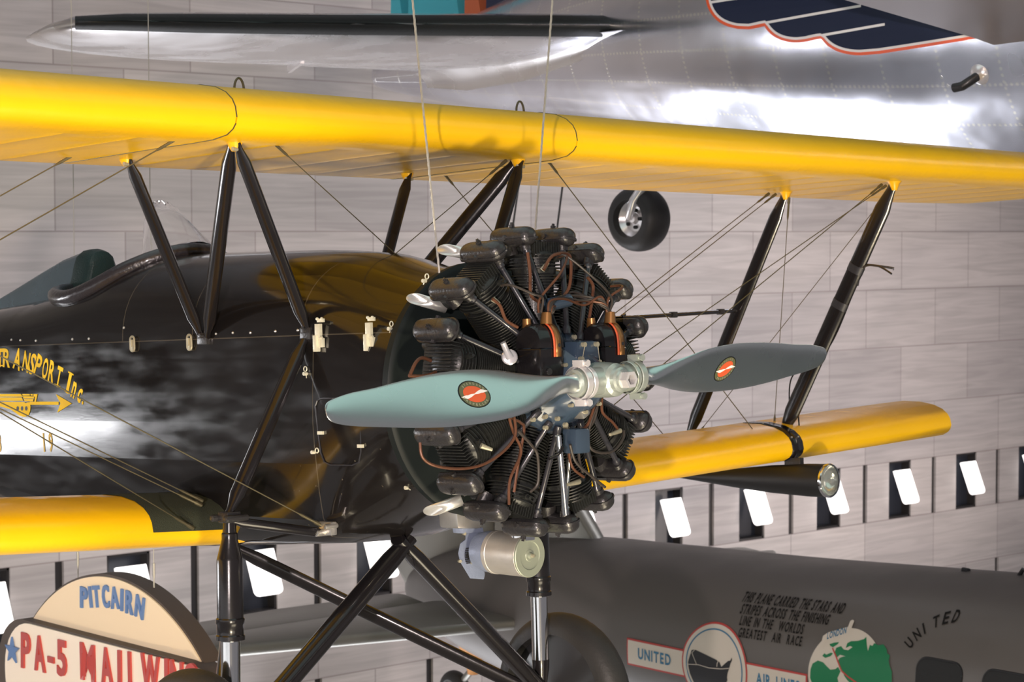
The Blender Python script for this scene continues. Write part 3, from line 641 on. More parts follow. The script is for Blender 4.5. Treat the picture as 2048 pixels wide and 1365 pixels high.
# ================================================================ landing gear
WX, WY, WZ = -1.144, .911, -1.339
def gear(s):
    q = lambda x, y, z: V((x, y * s, z))
    top, bot = q(-1.125, .79, -.475), q(-1.135, .80, -1.30)
    d = (bot - top)
    leg = part(MB().lathe([(.0, .023), (.04, .025), (.045, .029), (.065, .029), (.13, .045), (.14, .0475), (.345, .0475), (.35, .0520), (.365, .0520), (.37, .0485), (.405, .0485), (.41, .0530), (.425, .0530), (.43, .036)], top, d, 28, caps=(1, 1)), 'shock_strut', M['gloss'])
    L = d.length; part(MB().lathe([(.425, .0350), (.70, .0350)], top, d, 28, caps=(1, 1)), 'chromed_piston', M['chrome'], leg)
    part(MB().lathe([(.69, .036), (.72, .035), (.80, .024), (L + .08, .022)], top, d, 20, caps=(1, 1)), 'piston_shoe', M['gloss'], leg)
    fit = MB().box(top + V((0, 0, .015)), (.06, .06, .04)); 
    for dx in (-.05, .05): fit.tube([top + V((dx * .8, -.05, .012)), top + V((dx * .8, .05, .012))], .013, 10)
    part(fit, 'strut_fitting', M['satin'], leg, bevel=.006)
    strut('gear_strut', q(-1.11, .435, .17), top + V((0, 0, .03)), .023, flat=1.5)
    strut('gear_strut', top + V((.02, 0, -.0)), q(-1.03, .42, -.545), .015, flat=1.3)
    part(MB().box(q(-1.02, .42, -.525), (.07, .03, .05)).tube([q(-1.03, .40, -.54), q(-1.03, .47, -.54)], .014, 10).tube([q(-.99, .40, -.515), q(-.99, .46, -.515)], .010, 10), 'wire_anchor', M['steel'], bevel=.005)
    ax = q(WX, .86, WZ)
    strut('axle_strut', q(-1.07, -.03, -.60), ax, .032, flat=1.45, taper=.8); strut('axle_strut', q(-2.15, -.03, -.665), ax + V((-.03, 0, 0)), .020, flat=1.6, taper=.7)
    r, wd = .352, .075; c = q(WX, WY + .03, WZ); prof = []
    for i in range(21):
        a = pi * i / 20; prof.append((-wd * cos(a), r - .085 + .085 * max(0, sin(a)) ** .8))
    tw = part(MB().lathe([(-.035, .262)] + prof + [(.035, .262)], c, (0, 1, 0), 56), 'wheel', M['rubber'])
    part(MB().lathe([(-.072, 0), (-.072, .03), (-.066, .04), (-.052, .14), (-.034, .262), (.034, .262), (.052, .14), (.066, .04), (.072, .03), (.072, 0)], c, (0, 1, 0), 48), 'wheel_disc', M['wheel'], tw)
for s in (-1, 1): gear(s)
part(MB().tube([V((WX, -1.0, WZ)), V((WX, 1.0, WZ))], .022, 14), 'axle', M['gloss'])
part(MB().tube([hp(792, 1078, 'y', 0), hp(806, 1100, 'y', 0), hp(828, 1122, 'y', 0), hp(829, 1132, 'y', 0)], .004, 8), 'drain_tube', M['gloss'])
# ================================================================ landing light
lc = hp(1657, 962, 'x', -1.42); lb = MB(); axd = V((1, .02, 0))
lb.lathe([(-1.0, .004), (-.85, .020), (-.6, .048), (-.35, .071), (-.12, .083), (0, .0845), (.004, .0845), (.004, .078), (-.01, .078)], lc, axd, 40); LL = part(lb, 'landing_light', M['ink'])
part(MB().lathe([(-.006, .0845), (.006, .0870), (.012, .084), (.010, .078)], lc, axd, 40), 'light_rim', M['chrome'], LL)
part(MB().lathe([(-.045, 0), (-.035, .035), (-.01, .070), (.004, .078)], lc, axd, 32), 'reflector', M['chrome'], LL)
lens = mat('headlamp_glass', (.85, .9, .85), .03, trans=.85, ior=1.35, bump=.4, bscale=60)
part(MB().lathe([(.006, .078), (.018, .058), (.026, .030), (.028, 0)], lc, axd, 32), 'lens', lens, LL)
part(MB().lathe([(-.030, 0), (-.005, .012), (.004, .008), (.006, 0)], lc, axd, 16), 'bulb', M['steel'], LL)
sb = MB(); y0 = lc.y + .02; R = []
for y in (y0 - .045, y0 + .045):
    s = section(y, *lof(y)); s = [s[i] for i in (6, 5, 4, 3, 2, 1, 0, 20, 19, 18, 17, 16)]; ce = V((LX - .3, y, s[6].z)); R.append([p + (p - ce).normalized() * .003 for p in s])
sb.add(R[0] + R[1], [(i, i + 1, 12 + i + 1, 12 + i) for i in range(11)]); so = part(sb, 'mounting_strap', M['gloss'], LL); solidify(so, .004, 1)
sc = MB()
for y in (y0 - .028, y0 + .028):
    for i in (1, 4): 
        p = R[0][i]; sc.lathe([(0, .005), (.006, .004), (.007, 0)], V((p.x, y, p.z)), (p - V((LX - .3, p.y, p.z - .05))).normalized(), 8)
part(sc, 'strap_screws', M['steel'], LL); part(MB().box(lc + V((-.22, .01, .085)), (.10, .03, .05)), 'light_bracket', M['satin'], LL)
# ================================================================ engine
EX = -.339
def pol(x, r, a): return V((x, r * sin(a), r * cos(a)))       # a measured from the top, positive to port
ENG = part(MB().lathe([(-.58, .14), (-.50, .17), (-.44, .19), (-.24, .19), (-.215, .175), (-.20, .155), (-.15, .13), (-.10, .105), (-.075, .085), (-.05, .06), (-.045, 0)], (0, 0, 0), (1, 0, 0), 45), 'engine', M['nose'])
for i in range(9):
    a = 2 * pi * (i + .5) / 9; part(MB().tube([pol(-.215, .162, a), pol(-.194, .162, a)], .009, 6), 'case_bolt', M['brass'], ENG); part(MB().tube([pol(-.115, .112, a), pol(-.096, .112, a)], .007, 6), 'case_bolt', M['brass'], ENG)
# front boss between the magnetos and the sump box beneath
part(MB().box((-.135, .0, .085), (.11, .12, .11)), 'front_boss', M['nose'], ENG, bevel=.02)
for (y, z), (y2, z2) in zip(((-.03, .125), (.035, .125)), ((-.045, .075), (.045, .062))):
    bz = MB().tube([V((-.085, y, z)), V((-.068, y, z))], .009, 8).tube([V((-.085, y2, z2)), V((-.068, y2, z2))], .009, 8).tube([V((-.07, y, z)), V((-.07, y2, z2))], .0015, 5); part(bz, 'wired_stud_pair', M['brass'], ENG)
part(MB().box((-.17, .02, -.215), (.07, .075, .09)), 'oil_sump', M['nose'], ENG, bevel=.012)
bz = MB()
for u, v in ((1063, 840), (1088, 856), (1128, 850), (1112, 838)):
    p = hp(u, v, 'x', -.13); bz.tube([p, p + V((.014, 0, 0))], .008, 8)
part(bz, 'sump_studs', M['brass'], ENG)
OFF = radians(11.2)
cyl_proto = None
def copyp(o, parent, mw):
    c = o.copy(); COL.objects.link(c); c.parent = parent; c.matrix_local = mw; return c
def rotx(a): return Matrix.Rotation(-a, 4, 'X')
fin = MB()
prof = [(.165, .068), (.18, .068)]; r = .185
while r < .375: prof += [(r, .070), (r, .092), (r + .0035, .092), (r + .0035, .070)]; r += .0105
prof += [(.38, .078), (.40, .080)]
r = .40
while r < .455: prof += [(r, .078), (r, .098 - (r - .40) * .25), (r + .004, .098 - (r - .40) * .25), (r + .004, .078)]; r += .012
prof += [(.462, .070), (.475, .045), (.478, 0)]
fin.lathe(prof, (EX, 0, 0), (0, 0, 1), 32)
# head fins run fore and aft between the rocker boxes
for k in range(-5, 6): fin.box((EX, k * .0125, .468), (.135, .0035, .055))
fin.box((EX - .05, 0, .445), (.09, .12, .05)); fin.tube([(EX - .06, .055, .43), (EX - .12, .07, .435)], .030, 14); fin.tube([(EX - .06, -.055, .43), (EX - .12, -.07, .435)], .030, 14)
fin.tube([(EX + .06, .02, .43), (EX + .105, .022, .437)], .011, 8); fin.tube([(EX + .085, .02, .435), (EX + .12, .022, .44)], .007, 6)
cyl_proto = fin.build('cylinder', M['fin'], ENG, sharp=30)
def rbox():
    # elongated valve gear cover lying fore and aft: domed, with a flange and a bolt boss
    R = []; L2 = .088
    for t, k in ((-1, .0), (-.985, .35), (-.93, .66), (-.82, .88), (-.65, .98), (-.3, 1), (.3, 1), (.65, .98), (.82, .88), (.93, .66), (.985, .35), (1, 0)):
        w_, h_ = .031 * max(k, .02), .029 * max(k, .02); R.append([V((t * L2, w_ * cos(q) * (1 if abs(cos(q)) > 0 else 1), .004 + h_ * (abs(sin(q)) ** .75) * (1 if sin(q) > 0 else -1) * (1 if sin(q) > 0 else .95))) for q in (2 * pi * i / 20 for i in range(20))])
    m = MB().rings(R); fl = []
    for i in range(24):
        a = 2 * pi * i / 24; cx = (L2 - .028) * (1 if cos(a) > 0 else -1); fl.append(V((cx + .033 * cos(a), .034 * sin(a), -.004)))
    m.prism(fl, (0, 0, .006)); m.tube([(0, 0, .028), (0, 0, .040)], .008, 8); m.tube([(0, 0, .036), (0, 0, .046)], .0045, 8)
    m.tube([(0, -.028, .006), (0, -.038, .006)], .008, 6); m.tube([(0, .028, .006), (0, .038, .006)], .008, 6)
    m.tube([(.045, 0, -.005), (.052, 0, -.035)], [.020, .015], 12); m.tube([(-.03, 0, -.005), (-.02, 0, -.05)], [.022, .026], 12); return m
rb_proto = rbox().build('rocker_box', M['satin'], ENG, sharp=40)
first = True
ANG = [2 * pi * k / 9 for k in range(9)]
tilt = {}
for a in ANG:
    c = cyl_proto if first else cyl_proto.copy()
    if not first: COL.objects.link(c); c.parent = ENG
    c.matrix_local = rotx(a)
    for sd in (-1, 1):
        b = rb_proto if first and sd == -1 else rb_proto.copy()
        if not (first and sd == -1): COL.objects.link(b); b.parent = ENG
        aa = a + sd * OFF; b.matrix_local = Matrix.Translation(pol(EX, .518, aa)) @ rotx(a + sd * radians(7)) @ Matrix.Diagonal((1.12, 1.28, 1.28, 1))
        # pushrod housing
        p0 = pol(EX + .052, .488, aa); p1 = pol(-.205, .165, a + sd * radians(8)); tb = MB().tube([p0, p0 + (p1 - p0) * .08, p0 + (p1 - p0) * .1, p0 + (p1 - p0) * .9, p0 + (p1 - p0) * .92, p1], [.0155, .0155, .0105, .0105, .015, .015], 12)
        part(tb, 'pushrod_tube', M['chrome'] if (abs(aa - radians(171)) < .06) else M['rod'], ENG)
    first = False
for a in ANG:
    a_ = a + radians(20); part(MB().tube(bez([pol(-.50, .15, a_), pol(-.47, .24, a_), pol(-.45, .34, a_ - .06), pol(-.41, .43, a_ - .16)], 12), .021, 12), 'intake_pipe', M['satin'], ENG)
# exhaust stubs with slash cut ends
def exhaust(x, y, z, dirv, L=.11, r=.021):
    e = V((x, y, z)); d = V(dirv).normalized(); s = e - d * L; a = V((1, 0, 0)); a = (a - d * a.dot(d)).normalized(); c = d.cross(a); R = []
    for t, rr in ((0, r), (.45, r), (1, r)):
        R.append([s + d * (L * t - (rr * 1.6 * (cos(q)) if t == 1 else 0)) + (a * cos(q) + c * sin(q)) * rr for q in (2 * pi * i / 22 for i in range(22))])
    m = MB().rings(R, caps=(0, 0)); o = part(m, 'exhaust_stub', M['exh'], ENG); solidify(o, .003)
for x, y, z, d in ((-.50, -.425, .300, (-.45, -.85, .30)), (-.50, -.275, .475, (-.6, -.75, .20)), (-.50, -.375, -.445, (-.62, -.70, -.32)), (-.50, -.50, -.10, (-.5, -.8, 0)), (-.5, .49, -.2, (-.5, .8, -.1)), (-.5, .46, .3, (-.5, .8, .2)), (-.5, .15, .53, (-.5, .2, .8)), (-.5, .3, -.47, (-.5, .5, -.6))): exhaust(x, y, z, d)
# magnetos: domed black housings either side, copper straps
def magneto(s):
    c = V((-.165, .165 * s + .006, .055)); R = []; w2, d2 = .058, .060
    for z, k in ((-.06, 1), (.06, 1)): R.append([c + V((d2 * cx, w2 * cy, z)) for cx, cy in ((-1, -1), (1, -1), (1, 1), (-1, 1))])
    mg = part(MB().rings(R), 'magneto', M['gloss'], ENG, bevel=.008)
    dm = MB(); R = []
    for i in range(11):
        a = pi * i / 10; R.append([c + V((-d2 * cos(a), y_, .062 + .085 * sin(a) ** .8 * k)) for y_, k in ((-w2, .86), (-w2 * .75, 1.0), (w2 * .75, 1.0), (w2, .86))])
    vs = [p for r in R for p in r]; fs = [(i * 4 + j, i * 4 + j + 1, i * 4 + j + 5, i * 4 + j + 4) for i in range(10) for j in range(3)]
    fs += [tuple(i * 4 for i in range(11)), tuple(i * 4 + 3 for i in range(10, -1, -1))]; dm.add(vs, fs); part(dm, 'distributor_dome', M['gloss'], mg, sharp=50)
    for x0, x1, mt, rr in ((.014, .040, 'bronze', 1.03), (.003, .013, 'red', 1.045)):
        st = MB(); R = []
        for i in range(1, 11):
            a = pi * (.48 + .52 * i / 10) if s > 0 else pi * (.48 + .52 * i / 10); R.append([c + V((-d2 * rr * cos(a), y_, .062 + .085 * rr * max(0, sin(a)) ** .8)) for y_ in (x0, x1)])
        R.append([c + V((d2 * rr, y_, .03)) for y_ in (x0, x1)])
        vs = [p for r in R for p in r]; st.add(vs, [(i * 2, i * 2 + 1, i * 2 + 3, i * 2 + 2) for i in range(10)]); so = part(st, 'copper_strap' if mt == 'bronze' else 'red_gasket', M[mt], mg); solidify(so, .004, 1)
    part(MB().tube([c + V((.02, w2 * .25, .145)), c + V((.02, w2 * .30, .185))], [.024, .019], 12, flat=.8).tube([c + V((-.03, -w2 * .5, .13)), c + V((-.03, -w2 * .55, .165))], [.02, .016], 12, flat=.8), 'lead_cuff', M['bronze'], mg)
    part(MB().tube([c + V((.058, -.02, -.02)), c + V((.066, -.02, -.02))], .012, 12).tube([c + V((.058, .03, .07)), c + V((.066, .03, .07))], .007, 8), 'end_cap', M['satin'], mg)
    return c
cm = {s: magneto(s) for s in (-1, 1)}
ev = MB().lathe([(-.006, 0), (-.006, .026), (.004, .028), (.008, .024), (.012, 0)], hp(1019, 715, 'x', -.19), (.7, -.6, .2), 24)
p = hp(1019, 715, 'x', -.19); ev.tube([p, hp(1012, 700, 'x', -.19), hp(1006, 686, 'x', -.19)], [.018, .011, .010], 12); part(ev, 'silver_paddle', M['white'], ENG)
# ignition leads
def lead(pts, m='dlead', r=.0044): part(MB().tube(bez(pts, 40), r, 8), 'ignition_lead', M[m], ENG)
def plug(k, x=EX + .115): return pol(x, .438, ANG[k]) 
for s, ks in ((-1, (0, 8)), (1, (1, 0))):
    c = cm[s]
    for j, k in enumerate(ks):
        st = c + V((.01 + .012 * j, .012 * s, .185)); e = plug(k); mid = (st + e) / 2 + V((.06, 0, .035 - .02 * j)); lead([st, st + V((.01, -.0, .05)), mid, e + V((.05, 0, 0)), e], 'copper' if j % 2 == 0 else 'dlead')
# harness arching from one magneto to the other
for j in range(6):
    a = cm[-1] + V((.025, .02 + .004 * j, .18)); b = cm[1] + V((.02, .0 + .004 * j, .185)); h = .235 + .012 * (j % 3)
    lead([a, a + V((.0, .012, .045 - .006 * j)), V((-.16 - .012 * j, -.03, .052 + h - .008 * j)), V((-.17 - .01 * j, .08, .055 + h - .012 * (5 - j) * .4)), b + V((0, -.03, .055 - .008 * j)), b], 'dlead' if j % 3 else 'copper')
part(MB().tube([V((-.2, -.07, .268)), V((-.2, .03, .285))], .024, 14), 'harness_sleeve', M['nose'], ENG)
for pts, m in (([(1016, 770), (1018, 832), (1028, 868), (1042, 905), (1020, 960), (1018, 1010)], 'copper'), ([(1022, 770), (1021, 830), (1040, 845), (1048, 860), (1036, 930), (1028, 985)], 'copper'),
     ([(1028, 832), (1030, 872), (1005, 905), (965, 930), (920, 938), (870, 932), (845, 915), (840, 886)], 'copper'), ([(1036, 862), (1062, 890), (1075, 912), (1076, 965), (1060, 985)], 'dlead'),
     ([(1192, 800), (1175, 850), (1150, 868), (1138, 900), (1145, 935), (1168, 955)], 'copper'), ([(1196, 800), (1188, 840), (1162, 880), (1158, 915), (1165, 945)], 'dlead'),
     ([(1200, 800), (1180, 850), (1178, 890), (1195, 905), (1225, 903), (1245, 880), (1248, 862)], 'dlead'), ([(1204, 796), (1205, 825), (1225, 845), (1235, 858)], 'copper'), ([(1140, 890), (1152, 925), (1185, 955), (1210, 975)], 'dlead')):
    n_ = len(pts); lead([hp(u, v, 'x', -.15 - .06 * i / (n_ - 1)) for i, (u, v) in enumerate(pts)], m, .0052)
for pts in ([(985, 598), (1000, 612), (1012, 640), (1035, 655)], [(1087, 540), (1105, 512), (1135, 508), (1142, 530), (1138, 575), (1120, 600)], [(1055, 505), (1060, 545), (1062, 590), (1080, 605)], [(1175, 555), (1186, 572), (1184, 600), (1178, 640)], [(820, 750), (832, 725), (845, 716), (862, 722)], [(818, 752), (850, 752), (872, 745)]):
    lead([hp(u, v, 'x', -.20) for u, v in pts] if pts[0][0] > 900 else [hp(u, v, 'x', -.33) for u, v in pts], 'copper', .006)
for u, v, du, dv in ((1084, 541, 12, -16), (985, 598, 14, 10), (962, 892, 22, 8), (1158, 964, -22, 6), (1240, 862, -20, 8)):
    a = hp(u, v, 'x', -.215); b = hp(u + du, v + dv, 'x', -.20); part(MB().tube([a, (a + b) / 2, b], [.010, .008, .006], 10), 'spark_plug_elbow', M['brass'], ENG)
# chromed rod and curl at the front of the sump
part(MB().tube([hp(1116, 872, 'x', -.13), hp(1131, 1030, 'x', -.16)], .0115, 14), 'chromed_tube', M['chrome'], ENG)
part(MB().tube(bez([hp(u, v, 'x', -.12) for u, v in ((1098, 918), (1112, 912), (1120, 905), (1126, 895))]), .006, 10), 'primer_hook', M['gloss'], ENG)
part(MB().box(hp(1150, 822, 'x', -.16), (.10, .04, .05), Matrix.Rotation(.6, 3, 'X')), 'spray_scoop', M['steel'], ENG, bevel=.01)
# electric generator slung below
gc = V((-.40, .0, -.631)); gx = V((1, .03, -.03))
GEN = part(MB().lathe([(-.170, .070), (-.167, .080), (-.15, .080), (-.148, .0785), (-.02, .0785), (-.018, .079), (-.004, .079), (-.003, .078)], gc, gx, 44, caps=(1, 1)), 'generator', M['can'], ENG)
part(MB().lathe([(-.003, .079), (.004, .079), (.006, .077), (.006, .052), (.002, .050), (.002, .022), (.005, .020), (.005, .012), (.014, .009), (.016, 0)], gc, gx, 44), 'end_plate', M['disc'], GEN)
part(MB().lathe([(0, .008), (.012, .006), (.013, 0)], gc + V((.012, 0, 0)), gx, 10), 'centre_screw', M['brass'], GEN)
part(MB().lathe([(-.25, .050), (-.24, .066), (-.20, .076), (-.170, .077)], gc, gx, 36, caps=(1, 1)), 'rear_housing', M['pale'], GEN)
pp = [hp(u, v, 'x', -.68) for u, v in ((930, 1063), (962, 1063), (963, 1100), (970, 1150), (968, 1160), (940, 1158), (920, 1125), (916, 1108), (920, 1088), (931, 1080))]
gb = part(MB().prism(pp, (-.03, .03, 0)), 'blower_casing', M['pale'], GEN, bevel=.004)
gr = MB(); c = hp(937, 1112, 'x', -.676)
for i in range(9): 
    z = (i - 4) * .0068; k = sqrt(max(.1, 1 - (z / .034) ** 2)); gr.box(c + V((.001, 0, z)), (.006, .036 * k, .0038))
gr.lathe([(0, .012), (.002, 0)], c, (1, 0, 0), 12); part(gr, 'cooling_slots', M['inner'], GEN)
bt = MB()
for u, v in ((927, 1068), (964, 1070), (918, 1123), (943, 1126), (954, 1104)): p = hp(u, v, 'x', -.672); bt.tube([p, p + V((.012, -.004, 0))], .006, 8)
part(bt, 'casing_bolts', M['brass'], GEN)
fl = [hp(u, v, 'x', -.66) for u, v in ((923, 1057), (966, 1056), (968, 1066), (925, 1068))]; part(MB().prism(fl, (-.05, 0, 0)), 'mounting_flange', M['pale'], GEN, bevel=.003)
fl = [hp(u, v, 'x', -.62) for u, v in ((912, 1000), (930, 985), (960, 1000), (972, 1040), (962, 1058), (916, 1058))]; part(MB().prism(fl, (-.10, 0, 0)), 'intake_elbow', M['steel'], GEN, bevel=.01)
part(MB().lathe([(-.03, .046), (.02, .046)], V((-.43, 0, -.545)), (0, 0, 1), 20, caps=(1, 1)), 'drain_collar', M['chrome'], GEN)
# ================================================================ propeller
TH = -radians(2.72)
PR = part(MB().lathe([(-.165, .047), (-.155, .049), (.155, .049), (.165, .047)], (0, 0, 0), (0, 1, 0), 32, caps=(1, 1)), 'propeller', M['hub'])
PR.rotation_euler = (radians(2.72), 0, 0)
part(MB().lathe([(-.06, .062), (.0, .062), (.045, .058), (.055, .046), (.070, .044), (.075, .036), (.085, .034)], (0, 0, 0), (1, 0, 0), 32, caps=(1, 1)), 'hub_boss', M['hub'], PR)
nb = MB(); R0 = []
for t, r in ((.082, .031), (.118, .031)): R0.append([V((t, r * cos(q), r * sin(q))) for q in (pi / 3 * i for i in range(6))])
nb.rings(R0, caps=(0, 0)); ri = [V((.118, .019 * cos(q), .019 * sin(q))) for q in (pi / 3 * i for i in range(6))]; rj = [p - V((.03, 0, 0)) for p in ri]
nb.rings([R0[1], ri, rj], caps=(0, 1)); part(nb, 'hub_nut', M['white'], PR)
part(MB().lathe([(-.070, .013), (-.055, .019), (.0, .019)], (.09, 0, 0), (1, 0, 0), 16, caps=(0, 1)), 'nut_bore', M['inner'], PR)
for s in (-1, 1):
    cl = MB().lathe([(-.014, .056), (-.012, .060), (.012, .060), (.014, .056)], (0, s * .142, 0), (0, 1, 0), 36)
    cl.lathe([(-.010, .056), (-.008, .0585), (.008, .0585), (.010, .056)], (0, s * .112, 0), (0, 1, 0), 36)
    for z in (-1, 1):
        cl.box((.012, s * .142, z * .068), (.045, .030, .022)); cl.tube([(-.018, s * .142, z * .068), (.046, s * .142, z * .068)], .0085, 8); cl.tube([(.04, s * .142, z * .068), (.050, s * .142, z * .068)], .0125, 6)
    part(cl, 'blade_clamp', M['white'] if s < 0 else M['hub'], PR, bevel=0)
# blade sections: r, chord below / above axis (in plane), thickness, pitch
RS = [(0.1, 0.033, 0.033, 0.033, 60), (0.165, 0.036, 0.036, 0.033, 58), (0.22, 0.04, 0.036, 0.03, 50), (0.3, 0.0577, 0.045, 0.024, 40), (0.4, 0.0791, 0.063, 0.0195, 32), (0.52, 0.0958, 0.0828, 0.0155, 27), (0.66, 0.1004, 0.09, 0.0125, 23), (0.8, 0.0967, 0.0846, 0.01, 20), (0.94, 0.0846, 0.072, 0.008, 17.5), (1.06, 0.07, 0.058, 0.0065, 16), (1.16, 0.058, 0.05, 0.0055, 15), (1.23, 0.045, 0.038, 0.0045, 14.5), (1.265, 0.031, 0.027, 0.004, 14), (1.277, 0.014, 0.012, 0.003, 14)]
def blade(s):
    R = []
    for r, lo, hi, th, pt in RS:
        k = min(1, max(0, (r - .165) / .25)); ring = []; pa = radians(pt)
        for i in range(24):
            q = 2 * pi * i / 24; cz = cos(q); t = sin(q)
            zc = (hi if cz > 0 else lo) * cz; tt = th * (abs(t) ** (1 + .3 * k)) * (1 if t > 0 else -1) * (1 if t > 0 else 1 - .75 * k)
            # leading edge: down on the starboard side, up on the port side
            sgn = -1 if s < 0 else 1
            ce = zc * sgn     # + = leading edge direction
            zz = zc * cos(pa) + tt * sin(pa) * (1 if s < 0 else -1); xx = tt * cos(pa) + ce * sin(pa) * k + (0 if k else 0)
            if k == 0: zz, xx = zc, th * t
            ring.append(V((xx, s * r, zz)))
        R.append(ring)
    # finer span
    RR = []
    for a in range(len(R) - 1):
        p0, p1, p2, p3 = R[max(a - 1, 0)], R[a], R[a + 1], R[min(a + 2, len(R) - 1)]
        for j in range(3):
            t = j / 3; RR.append([.5 * ((2 * B) + (Cc - A) * t + (2 * A - 5 * B + 4 * Cc - D) * t * t + (-A + 3 * B - 3 * Cc + D) * t ** 3) for A, B, Cc, D in zip(p0, p1, p2, p3)])
    RR.append(R[-1]); o = part(MB().rings(RR), 'blade', M['blade'], PR, sharp=50); return o
from mathutils.bvhtree import BVHTree
def conform(mb, bo, off):
    bvh = BVHTree.FromPolygons([v.co for v in bo.data.vertices], [tuple(p.vertices) for p in bo.data.polygons]); out = []
    for x, y, z in mb.v:
        h = bvh.ray_cast(V((.5, y, z)), V((-1, 0, 0))); out.append(tuple(h[0] + h[1] * off * (1 if h[1].x > 0 else -1)) if h[0] else (x, y, z))
    mb.v = out; return mb
def grid_ellipse(cy, cz, a, b, rot, n=8, m=36, r0=0):
    mb = MB(); vs = []
    for i in range(n + 1):
        for j in range(m):
            q = 2 * pi * j / m; r = r0 + (1 - r0) * i / n; y, z = a * r * cos(q), b * r * sin(q); vs.append(V((0, cy + y * cos(rot) - z * sin(rot), cz + y * sin(rot) + z * cos(rot))))
    return mb.add(vs, [(i * m + j, i * m + (j + 1) % m, (i + 1) * m + (j + 1) % m, (i + 1) * m + j) for i in range(n) for j in range(m)])
for s in (-1, 1):
    bo = blade(s); tag(bo, 'starboard blade of pale green-grey sheen' if s < 0 else 'port blade of darker silver sheen')
    cy, cz, rot = (-.655, .003, radians(-8)) if s < 0 else (.640, -.008, radians(22))
    a, b = (.068, .044) if s < 0 else (.060, .042)
    for k, mt, o_, nm_ in ((1.0, 'ink', .0006, 'maker_badge'), (.93, 'olive', .0010, 'badge_field'), (.70, 'red', .0014, 'badge_centre')):
        part(conform(grid_ellipse(cy, cz, a * k, b * k * (1 if k > .9 else .86), rot), bo, o_), nm_, M[mt], bo)
    pb = MB(); r2 = radians(5)
    prof = [(-1, .0), (-.6, .13), (-.25, .10), (0, .03), (.25, .10), (.6, .13), (1, .0)]; N_ = 24; vs = []
    for i in range(N_ + 1):
        t = -1 + 2 * i / N_; hw_ = lerp(-t, [(-a_, b_) for a_, b_ in prof]) * b * 1.0; c0 = cz + t * a * .93 * sin(r2) + (.10 * b if t > 0 else -.10 * b) * (1 - abs(abs(t) * 2 - 1))
        for z in (-hw_, hw_): vs.append(V((0, cy + t * a * .93 * cos(r2), c0 + z)))
    pb.add(vs, [(2 * i, 2 * i + 1, 2 * i + 3, 2 * i + 2) for i in range(N_)]); part(conform(pb, bo, .0019), 'badge_propeller', M['ewhite'], bo)
    tx = MB()
    for word, top in (('STANDARD', 1), ('PROPELLER', 0)):
        nL = len(word)
        for i, chh in enumerate(word):
            th = radians(90 - (i - (nL - 1) / 2) * (15 if top else 15)) if top else radians(-90 + (i - (nL - 1) / 2) * 15)
            e = V((0, a * .80 * cos(th), b * .78 * sin(th))); tg = V((0, -a * sin(th), b * cos(th))).normalized() * (-1 if top else 1); nr = V((0, -tg.z, tg.y)); Rr = Matrix.Rotation(rot, 3, 'X')
            hh = .0075; o_ = V((0, cy, cz)) + Rr @ (e - tg * .0035 - nr * hh * .5); put_char(tx, chh, o_, Rr @ tg * .007, Rr @ nr * hh)
    part(conform(tx, bo, .0020), 'badge_lettering', M['brass'], bo, smooth=False)
# ================================================================ suspension cables of the biplane
def cable(name, a, d, r, m, label, group=None, twist=True, top=13.99):
    a, d = V(a), V(d).normalized(); L = (top - a.z) / d.z; mb = MB()
    if twist:
        u_ = V((1, 0, 0)); u_ = (u_ - d * u_.dot(d)).normalized(); c = d.cross(u_)
        n_ = int(L / .006); 
        for k in range(3):
            pts = [a + d * (L * i / n_) + (u_ * cos(i * .42 + k * 2.094) + c * sin(i * .42 + k * 2.094)) * r * .5 for i in range(n_ + 1)]
            mb.tube(pts, r * .58, 5)
    else: mb.tube([a, a + d * L], r, 8)
    o = mb.build(name, m); return tag(o, label, 'cable', group)
for (u0_, v0_, u1_, v1_), off, lb_ in (((880, 560, 825, 0), 0, 'braided steel cable rising from the left of the radial engine, crossing the yellow wing'), ((1070, 470, 1105, 0), .12, 'braided steel cable rising behind the top of the engine, right of the other cable')):
    a = hp(u0_, v0_, 'x', -.63); b = hp(u1_, v1_, 'x', -.63); d = b - a; a = a - d.normalized() * off * 1.6
    A, B_ = MP @ a, MP @ b; cable('suspension_cable', A, B_ - A, .0042, M['palewire'], lb_)
# ================================================================ hanging name sign
SY = 6.5
def sg(u, v, y=SY): return hw(u, v, 'y', y)
SIGN = empty('hanging_sign', sg(230, 1270), 'cream name sign with blue and red raised letters, hung below the left wing', 'sign')
def spart(mb, name, m, par=None, **k):
    mb.v = [tuple(V(p) - SIGN.location) if par is None else tuple(V(p) - SIGN.location) for p in mb.v]; return mb.build(name, m, par or SIGN, **k)
XL, XR, ZBASE, ZTOP = sg(64, 1242).x, sg(403, 1303).x, sg(64, 1242).z, sg(205, 1153).z
cx = (XL + XR) / 2; hgt = ZTOP - ZBASE; rad = (((XR - XL) / 2) ** 2 + hgt ** 2) / (2 * hgt); aa = math.asin((XR - XL) / 2 / rad)
def lunette(g, y): 
    r_ = rad + g; a_ = aa + g * .2; return [V((cx + r_ * sin(-a_ + 2 * a_ * i / 40), y, ZTOP - rad + r_ * cos(-a_ + 2 * a_ * i / 40))) for i in range(41)]
LU = spart(MB().prism(lunette(.014, SY + .01), (0, .12, 0)), 'lunette_backing', M['brown'])
spart(MB().prism(lunette(0, SY), (0, .012, 0)), 'lunette_face', M['cream'], LU)
PX0, PX1, PZ1, PZ0 = sg(10, 1290, 6.42).x, sg(447, 1330, 6.42).x, sg(60, 1249, 6.42).z, sg(60, 1249, 6.42).z - .62
